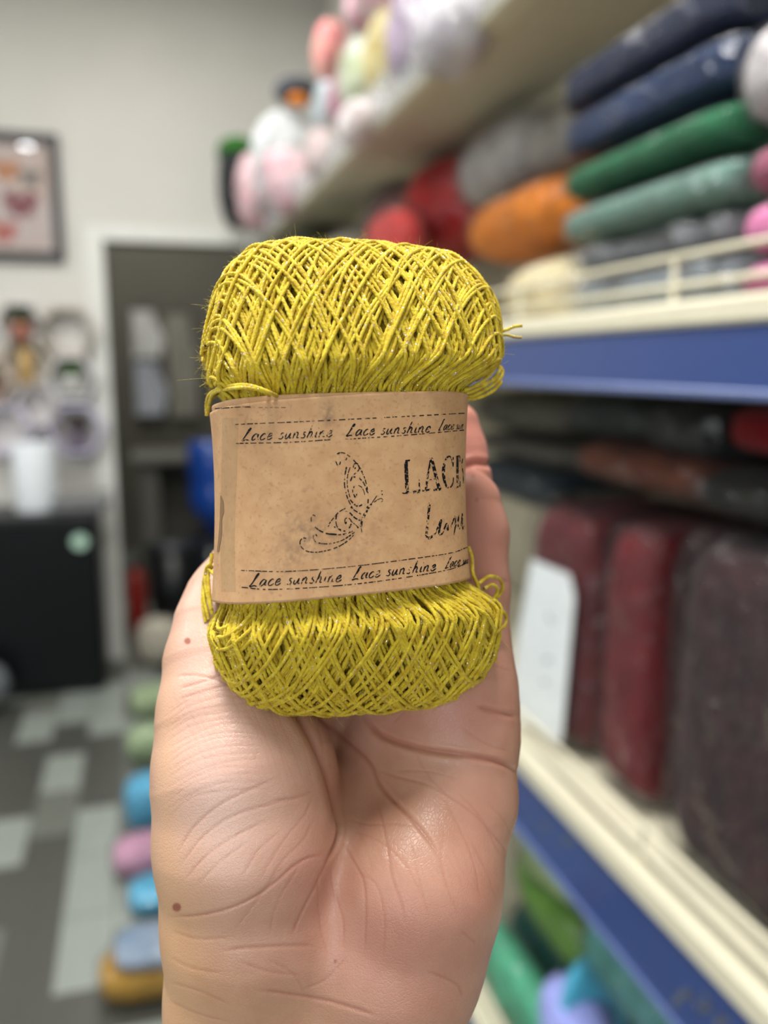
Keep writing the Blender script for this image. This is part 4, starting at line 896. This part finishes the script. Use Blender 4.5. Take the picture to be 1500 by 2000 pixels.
# fuzz
r = np.random.default_rng(21); nf = 9000; xn = r.uniform(-0.985, 0.985, nf); xn[:1500] = -np.abs(r.normal(0.95, 0.03, 1500)).clip(0.8, 0.985); th = r.uniform(0, 2 * np.pi, nf)
P0 = body(xn, th, 2.2); P1 = body(xn * 1.0, th, 3.2); nrm = P1 - P0; nrm[:, 0] += xn ** 5 * 1.5; nrm /= np.linalg.norm(nrm, axis=1, keepdims=True)
ok = np.abs(P0[:, 1] - YLC) > 24; P0, nrm = P0[ok], nrm[ok]; fz = []
for a_, b_ in zip(P0, nrm):
    L = r.uniform(0.4, 1.3) * (2.0 if r.random() < 0.06 else 1); d1 = b_ * 0.7 + r.normal(0, 0.7, 3); d2 = r.normal(0, 1.1, 3)
    tt = np.linspace(0, 1, 6)[:, None]; fz.append(a_ - b_ * 0.5 + d1 * L * tt + d2 * L * 0.6 * tt ** 2)
V, Q = tubes([place_ball(f_) for f_ in fz], [0.02] * len(fz), 3); fo = add_local('fuzz', V, Q, YEL); fo['kind'] = 'stuff'

# ------------------------------------------------------------------ kraft paper band
def label_surf(nu, nv, top, bot, slope, grow):
    u = np.linspace(0, 2 * np.pi, nu, endpoint=False); v = np.linspace(0, 1, nv); U, W = np.meshgrid(u, v); U, W = U.ravel(), W.ravel()
    yy = bot + (top - bot) * W; q = ((yy - YLC) / 22.0)
    hwid = 29.0 + grow + 1.1 * q * q; dp = 22.3 + grow + 0.7 * q * q
    x = hwid * sg(np.cos(U), 2 / 2.9) - 2.9 - 0.25 * q; z = dp * sg(np.sin(U), 2 / 2.5)
    wob = 0.12 * np.sin(U * 5 + yy * 0.11) + 0.08 * np.sin(U * 13 + 1.0)
    y = yy + slope * x
    P = np.stack([x * (1 + wob / 40), y, z * (1 + wob / 30)], 1)
    i, j = np.meshgrid(np.arange(nv - 1), np.arange(nu), indexing='ij'); a = i * nu + j; b = i * nu + (j + 1) % nu
    return place_ball(P), np.stack([a, a + nu, b + nu, b], -1).reshape(-1, 4)
KR, nt, p = nodes('kraft_paper')
tc = N(nt, 'ShaderNodeTexCoord'); n1 = N(nt, 'ShaderNodeTexNoise', i_Scale=260, i_Detail=6.0); n2 = N(nt, 'ShaderNodeTexNoise', i_Scale=1100, i_Detail=4.0)
for q in (n1, n2): nt.links.new(tc.outputs['Object'], q.inputs['Vector'])
c = mixc(nt, mapr(nt, n1.outputs[0], 0.3, 0.7), rgb('C2956A'), rgb('D0A67A'))
c = mixc(nt, mapr(nt, n2.outputs[0], 0.56, 0.74, 0, 0.5), c, rgb('9A7350'))
n3 = N(nt, 'ShaderNodeTexNoise', i_Scale=700, i_Detail=5.0); nt.links.new(tc.outputs['Object'], n3.inputs['Vector'])
sm = N(nt, 'ShaderNodeMath', operation='MULTIPLY'); nt.links.new(mapr(nt, n3.outputs[0], 0.36, 0.66), sm.inputs[0]); nt.links.new(N(nt, 'ShaderNodeAttribute', attribute_name='smudge').outputs['Fac'], sm.inputs[1])
c = mixc(nt, sm.outputs[0], c, rgb('6B5648')); nt.links.new(c, p.inputs['Base Color']); p.inputs['Roughness'].default_value = 0.6; p.inputs['Specular IOR Level'].default_value = 0.35
bp = N(nt, 'ShaderNodeBump', i_Strength=0.25, i_Distance=0.0001); nt.links.new(n2.outputs[0], bp.inputs['Height']); nt.links.new(bp.outputs[0], p.inputs['Normal'])
def smudge(o, V):
    P = px_of(V); b = lambda cx, cy, rx_, ry_: np.exp(-(((P[:, 0] - cx) / rx_) ** 2 + ((P[:, 1] - cy) / ry_) ** 2))
    attr(o.data, 'smudge', np.clip(0.75 * b(640, 812, 13, 26) + 0.45 * b(590, 1040, 34, 45) + 0.35 * b(560, 1090, 26, 34) + 0.2 * b(660, 1050, 60, 60) + 0.2 * b(500, 1130, 40, 40) + 0.15 * b(700, 1050, 120, 90), 0, 1))
Vi, Qi = label_surf(260, 60, 17.5, -16.0, 0.048, 0.0); li = add_local('label_inner_layer', Vi, Qi, KR); smudge(li, Vi)
Vo, Qo = label_surf(300, 80, 21.4 + YLC, -21.3 + YLC, 0.083, 0.5); lo_ = add_local('kraft_label', Vo, Qo, KR); smudge(lo_, Vo)
lo_['label'] = 'brown kraft paper band printed with black script and a butterfly'
for o in (li, lo_):
    s_ = o.modifiers.new('thickness', 'SOLIDIFY'); s_.thickness = 0.00014; s_.offset = -1
BV = BVHTree.FromPolygons([tuple(v) for v in np.vstack([Vo, Vi])], [tuple(q) for q in np.vstack([Qo, Qi + len(Vo)])])
def cast(px_, py_, lift):
    d = Vector(((px_ - 750) / FPX, (1000 - py_) / FPX, -1)).normalized(); hit, nrm, idx, dist = BV.ray_cast(Vector((0, 0, 0)), d)
    if hit is None: return None
    if nrm.dot(d) > 0: nrm = -nrm
    if nrm.dot(d) > -0.06: return None
    return np.array(hit + nrm * lift)
INK, nt, p = nodes('stamped_ink'); p.inputs['Base Color'].default_value = rgb('0C090E'); p.inputs['Specular IOR Level'].default_value = 0.2; p.inputs['Roughness'].default_value = 0.5
tc = N(nt, 'ShaderNodeTexCoord'); nz = N(nt, 'ShaderNodeTexNoise', i_Scale=1300, i_Detail=3.0); nt.links.new(tc.outputs['Object'], nz.inputs['Vector'])
tr_ = N(nt, 'ShaderNodeBsdfTransparent'); mx = N(nt, 'ShaderNodeMixShader'); ou = nt.nodes['Material Output']
nt.links.new(mapr(nt, nz.outputs[0], 0.38, 0.43), mx.inputs[0]); nt.links.new(tr_.outputs[0], mx.inputs[1]); nt.links.new(p.outputs[0], mx.inputs[2]); nt.links.new(mx.outputs[0], ou.inputs[0])
INK2 = INK.copy(); INK2.name = 'worn_stamped_ink'
for n_ in INK2.node_tree.nodes:
    if n_.type == 'MAP_RANGE': n_.inputs[1].default_value = 0.44; n_.inputs[2].default_value = 0.485
    if n_.type == 'TEX_NOISE': n_.inputs['Scale'].default_value = 1500
class Print:
    def __init__(s): s.V = []; s.Q = []; s.lift = 0.05
    def stroke(s, pts, w, smooth=True, taper=True):
        L = smooth_poly(pts, 1.6) if smooth and len(pts) > 2 else interp_poly(pts, 1.6)
        if len(L) < 2: return
        ww = np.interp(np.linspace(0, 1, len(L)), np.linspace(0, 1, len(w)), w) if isinstance(w, (list, tuple)) else np.full(len(L), float(w))
        if taper: e_ = np.clip(np.minimum(np.arange(len(L)), np.arange(len(L))[::-1]) / 2.0 + 0.45, 0, 1); ww = ww * e_
        T = np.gradient(L, axis=0); T /= np.maximum(np.linalg.norm(T, axis=1, keepdims=True), 1e-6); Nn = np.stack([-T[:, 1], T[:, 0]], 1); prev = None
        for k in range(len(L)):
            ids = []
            for o in (-0.5, 0, 0.5):
                q = L[k] + Nn[k] * ww[k] * o; h_ = cast(q[0], q[1], s.lift)
                if h_ is None: ids = None; break
                ids.append(len(s.V)); s.V.append(h_)
            if prev and ids: s.Q += [(prev[0], prev[1], ids[1], ids[0]), (prev[1], prev[2], ids[2], ids[1])]
            prev = ids
    def dashed(s, pts, w, seed, on_=(6, 16), off_=(2, 4.5)):
        r = random.Random(seed); L = smooth_poly(pts, 1.0) if len(pts) > 2 else interp_poly(pts, 1.0); k = 0
        while k < len(L) - 2:
            n_ = int(r.uniform(*on_)); s.stroke(L[k:k + n_ + 1:max(1, n_ // 3)] if n_ > 3 else L[k:k + n_ + 1], w * r.uniform(0.75, 1.15), taper=False); k += n_ + int(r.uniform(*off_)) + 1
    def done(s, name, mt, parent): return add_local(name, np.array(s.V), np.array(s.Q), mt, parent, False)
GL = {'L': ([[(0.05, 0.12), (0.3, 0.25), (0.62, 1.1), (0.95, 1.95), (0.72, 1.75), (0.45, 0.7), (0.2, 0.0), (0.7, 0.12), (1.15, 0.0)]], 1.3),
 'a': ([[(0.72, 0.82), (0.4, 0.98), (0.08, 0.5), (0.15, 0.02), (0.5, 0.2), (0.82, 0.95)], [(0.82, 0.95), (0.72, 0.15), (1.0, 0.12)]], 1.0),
 'c': ([[(0.68, 0.78), (0.45, 0.98), (0.1, 0.55), (0.15, 0.08), (0.45, 0.02), (0.8, 0.3)]], 0.85), 'e': ([[(0.12, 0.42), (0.58, 0.62), (0.5, 0.97), (0.15, 0.7), (0.1, 0.15), (0.4, 0.0), (0.8, 0.32)]], 0.85),
 's': ([[(0.62, 0.9), (0.35, 0.95), (0.3, 0.68), (0.6, 0.35), (0.45, 0.02), (0.05, 0.1)]], 0.8), 'u': ([[(0.12, 0.95), (0.06, 0.2), (0.3, 0.02), (0.66, 0.92)], [(0.66, 0.92), (0.62, 0.12), (0.92, 0.15)]], 0.98),
 'n': ([[(0.12, 0.95), (0.06, 0.0)], [(0.1, 0.5), (0.42, 0.97), (0.6, 0.75), (0.58, 0.1), (0.85, 0.12)]], 0.95), 'h': ([[(0.32, 1.95), (0.05, 0.0)], [(0.12, 0.5), (0.42, 0.95), (0.6, 0.7), (0.56, 0.1), (0.85, 0.12)]], 0.95),
 'i': ([[(0.15, 0.92), (0.1, 0.1), (0.4, 0.14)], [(0.24, 1.38), (0.27, 1.5)]], 0.5), ' ': ([], 0.6)}
def word(pr_, text, a, b, xh, w=2.4, seed=0):
    r = random.Random(seed); adv = sum(GL[ch_][1] for ch_ in text); a, b = np.array(a, float), np.array(b, float); ux = (b - a) / adv; uy = np.array([ux[1], -1.0]) * 1.0; uy = np.array([0.30 * xh, -xh]); x = 0.0
    for ch_ in text:
        for st in GL[ch_][0]:
            pts = [a + ux * (x + q[0] * 0.9) + uy * (q[1] * r.uniform(0.97, 1.03)) for q in st]
            pr_.stroke(pts, [w * 0.7, w * 1.25, w * 0.8, w * 1.1])
        x += GL[ch_][1]
pr_ = Print()
for args in (('Lace sunshine', (470, 861), (650, 853), 12.5), ('Lace sunshine', (674, 852), (842, 844), 12.0), ('Lace', (855, 841), (886, 839), 11.0, 1.7), ('sun', (889, 839), (904, 838), 10.0, 1.2)): word(pr_, *args, seed=len(pr_.V))
pr_.dashed([(460, 829), (600, 823), (760, 815), (907, 807)], 1.9, 1); pr_.dashed([(461, 866), (560, 864), (655, 858)], 1.9, 2); pr_.dashed([(673, 858), (780, 851), (907, 840)], 1.9, 3)
pr_.dashed([(420, 798), (470, 795), (500, 795)], 2.0, 6, (20, 30), (1, 2)); pr_.dashed([(505, 796), (560, 796)], 1.0, 7)
pr_.done('printed_lettering', INK, lo_); pr_ = Print()
for args in (('Lace sunshine', (485, 1146), (668, 1136), 13.0), ('Lace sunshine', (685, 1133), (852, 1114), 12.5), ('Lace', (868, 1111), (898, 1104), 11.5, 1.7), ('sun', (901, 1104), (915, 1100), 10.5, 1.3)): word(pr_, *args, seed=len(pr_.V))
pr_.dashed([(471, 1114), (560, 1116), (680, 1107), (800, 1092), (880, 1080), (914, 1068)], 1.8, 4, (10, 26), (1, 3)); pr_.dashed([(472, 1147), (540, 1151), (700, 1140), (860, 1116), (917, 1098)], 1.9, 5, (8, 22), (1.5, 3.5))
pr_.done('printed_lettering', INK, lo_)
BF = lambda L: [(560 + x / 7.5, 860 + y / 7.5) for x, y in L]
pr_ = Print()
for k, (L, w) in enumerate((
    ([(720, 310), (745, 365), (775, 350), (785, 310), (775, 300)], 2.0), ([(735, 200), (780, 180), (850, 190), (905, 225), (960, 270), (1015, 330), (1075, 410), (1125, 510), (1160, 620), (1185, 740), (1192, 860), (1185, 950), (1170, 1010)], 1.9),
    ([(755, 205), (780, 195)], 4.0), ([(845, 245), (865, 285), (880, 255)], 3.0), ([(1010, 325), (1035, 350)], 2.6),
    ([(875, 390), (855, 500), (845, 620), (860, 740), (900, 870), (960, 990)], 2.0), ([(930, 390), (895, 500), (885, 620), (900, 740), (930, 850)], 1.5),
    ([(975, 400), (985, 350), (1030, 340), (1060, 385), (1050, 440), (990, 495), (940, 560)], 1.7), ([(995, 420), (1010, 395)], 3.0),
    ([(930, 600), (960, 545), (1010, 535)], 2.8), ([(1060, 555), (1110, 600), (1150, 670), (1180, 760)], 1.9), ([(1060, 550), (1078, 568)], 4.0),
    ([(990, 670), (965, 740), (985, 800), (1015, 830), (1025, 775)], 2.0), ([(985, 815), (1010, 835)], 4.0), ([(1050, 660), (1100, 690), (1135, 760), (1145, 830)], 1.4), ([(930, 870), (980, 930), (1040, 965), (1090, 950), (1125, 915)], 2.4),
    ([(620, 1225), (660, 1170), (700, 1120), (760, 1055), (830, 1010), (900, 985), (960, 990), (985, 1020), (1050, 1060), (1100, 1090)], 1.9), ([(855, 1045), (920, 1060), (970, 1110), (1020, 1150), (1080, 1175)], 2.1),
    ([(730, 1090), (720, 1180), (740, 1270), (790, 1320), (860, 1330)], 1.9), ([(850, 1190), (860, 1145), (910, 1140), (945, 1190), (930, 1260), (895, 1305)], 1.9), ([(850, 1190), (865, 1220), (875, 1190)], 3.2), ([(770, 1300), (800, 1320)], 3.6),
    ([(940, 1185), (1000, 1230), (1050, 1280)], 1.5), ([(1030, 1262), (1052, 1285)], 3.5), ([(360, 1190), (358, 1130), (385, 1095), (412, 1105), (415, 1130)], 1.6),
    ([(415, 1270), (480, 1320), (570, 1360), (660, 1378), (760, 1382), (850, 1372), (940, 1340), (1000, 1310)], 2.2), ([(620, 1372), (735, 1380)], 3.2), ([(545, 1270), (565, 1278)], 2.4), ([(605, 1265), (620, 1245)], 2.6), ([(690, 1262), (715, 1278)], 2.8),
    ([(395, 1440), (395, 1400), (425, 1375), (445, 1395), (430, 1420)], 2.2), ([(400, 1455), (430, 1490), (520, 1512), (620, 1515), (720, 1495), (820, 1460), (920, 1400), (1000, 1340)], 1.8),
    ([(285, 1435), (240, 1432), (205, 1460), (195, 1520), (230, 1580), (300, 1625), (410, 1640), (520, 1628), (640, 1600), (760, 1555), (860, 1495), (940, 1430), (1000, 1360)], 1.8), ([(255, 1480), (272, 1478)], 4.5),
    ([(1245, 920), (1280, 870), (1320, 810)], 1.7), ([(1280, 905), (1330, 870), (1390, 850), (1410, 880), (1385, 900)], 1.5), ([(1380, 745), (1405, 738)], 2.0), ([(1390, 785), (1405, 800)], 4.5))):
    pr_.dashed(BF(L), w * 1.2, 50 + k, (5, 13), (0.6, 3.0)) if len(L) > 3 else pr_.stroke(BF(L), w)
pr_.done('butterfly_print', INK, lo_)
pr_ = Print(); LC = lambda L: [(760 + x / 8.333, 860 + y / 8.333) for x, y in L]
for L, w in (([(185, 345), (340, 325)], 3.4), ([(272, 330), (282, 590), (292, 855)], 7.2), ([(210, 862), (500, 850)], 2.8), ([(484, 850), (490, 740), (488, 640)], [6.5, 3, 2]), ([(380, 845), (500, 800)], 3.5),
    ([(678, 295), (630, 560), (592, 830)], [3.5, 3.8, 4.8]), ([(690, 300), (755, 560), (818, 815)], 6.5), ([(628, 645), (765, 628)], 1.6), ([(530, 822), (668, 800)], 3.6), ([(720, 808), (858, 788)], 4.4), ([(652, 300), (708, 292)], 2.8),
    ([(1040, 430), (1010, 290), (965, 262), (915, 330), (886, 440), (884, 560), (905, 680), (945, 765), (1005, 755), (1038, 680), (1046, 590)], [1.4, 2, 3.5, 5, 6.2, 6.2, 4.5, 3, 2.2, 2]), ([(1040, 270), (1042, 430)], 2.2),
    ([(1060, 275), (1152, 248)], 3.2), ([(1112, 262), (1108, 500), (1118, 765)], 4.4), ([(1112, 505), (1145, 492)], 2.0), ([(1085, 768), (1155, 742)], 3.4), ([(1152, 742), (1154, 610)], 1.6), ([(1148, 250), (1150, 380)], 1.6),
    ([(1196, 300), (1182, 380), (1190, 460), (1200, 540), (1206, 640), (1204, 700)], 1.8)): pr_.stroke(LC(L), w, len(L) > 4, False)
for L, w in (([(660, 1000), (640, 1180), (622, 1380), (600, 1560)], [4.5, 5, 4.5, 5.5]), ([(600, 1565), (650, 1592), (735, 1530), (790, 1420), (850, 1285)], [5, 4.5, 3, 3, 4]), ([(848, 1290), (820, 1420), (812, 1515), (850, 1525), (900, 1425), (940, 1345)], [4, 5, 4, 4, 3, 4.5]), ([(940, 1345), (955, 1470)], 4.5),
    ([(1000, 1425), (1070, 1235), (1078, 1300), (1072, 1420), (1052, 1545)], [2, 2.6, 2.6, 2.6, 1.4]), ([(1072, 1420), (1110, 1320), (1140, 1190), (1122, 1340), (1130, 1445), (1165, 1400)], 2.2), ([(1165, 1400), (1190, 1190), (1192, 1440), (1215, 1390)], 1.8)): pr_.stroke(LC(L), w, True)
pr_.stroke(BF([(1245, 925), (1190, 1000), (1145, 1080), (1105, 1170), (1085, 1270)]), [3.5, 4.5, 5.5, 4, 4.5]); pr_.stroke(BF([(1090, 1270), (1100, 1350)]), 1.5)
pr_.done('title_print', INK2, lo_)
# clear tape over the band's joint, torn corner below it
def patch(name, grid, lift, mt, parent):
    V, Q = [], []; nr, nc = len(grid), len(grid[0])
    for row in grid:
        for (x, y) in row: 
            h_ = cast(x, y, lift); V.append(h_ if h_ is not None else cast(x + 6, y, lift))
    for i_ in range(nr - 1):
        for j_ in range(nc - 1): a = i_ * nc + j_; Q.append((a, a + 1, a + nc + 1, a + nc))
    return add_local(name, np.array(V), np.array(Q), mt, parent)
TP = bpy.data.materials.new('clear_tape'); TP.use_nodes = True; nt = TP.node_tree; nt.nodes.clear()
o_ = N(nt, 'ShaderNodeOutputMaterial'); t_ = N(nt, 'ShaderNodeBsdfTransparent'); g_ = N(nt, 'ShaderNodeBsdfPrincipled'); g_.inputs['Base Color'].default_value = rgb('B9A27A'); g_.inputs['Roughness'].default_value = 0.22
nz = N(nt, 'ShaderNodeTexNoise', i_Scale=500, i_Detail=3.0); tc = N(nt, 'ShaderNodeTexCoord'); nt.links.new(tc.outputs['Object'], nz.inputs['Vector']); bp = N(nt, 'ShaderNodeBump', i_Strength=0.5, i_Distance=0.0003); nt.links.new(nz.outputs[0], bp.inputs['Height']); nt.links.new(bp.outputs[0], g_.inputs['Normal'])
mx = N(nt, 'ShaderNodeMixShader'); mx.inputs[0].default_value = 0.22; nt.links.new(t_.outputs[0], mx.inputs[1]); nt.links.new(g_.outputs[0], mx.inputs[2]); nt.links.new(mx.outputs[0], o_.inputs[0])
patch('clear_tape', [[(x + (428 - 428) + 2 * math.sin(y / 60), y) for x in np.linspace(432, 464 - (y - 810) * 0.012, 8)] for y in np.linspace(816, 1156, 40)], 0.07, TP, lo_)
patch('torn_corner', [[(xa + (xb - xa) * q, y) for q in (0, 0.33, 0.66, 1)] for (y, xa, xb) in ((968, 431, 432), (980, 431, 437), (1000, 430, 438), (1012, 430, 434), (1040, 428, 434), (1060, 426, 431), (1078, 424, 428))], 0.10, simple('torn_kraft', '8A6A48', 0.8), lo_)
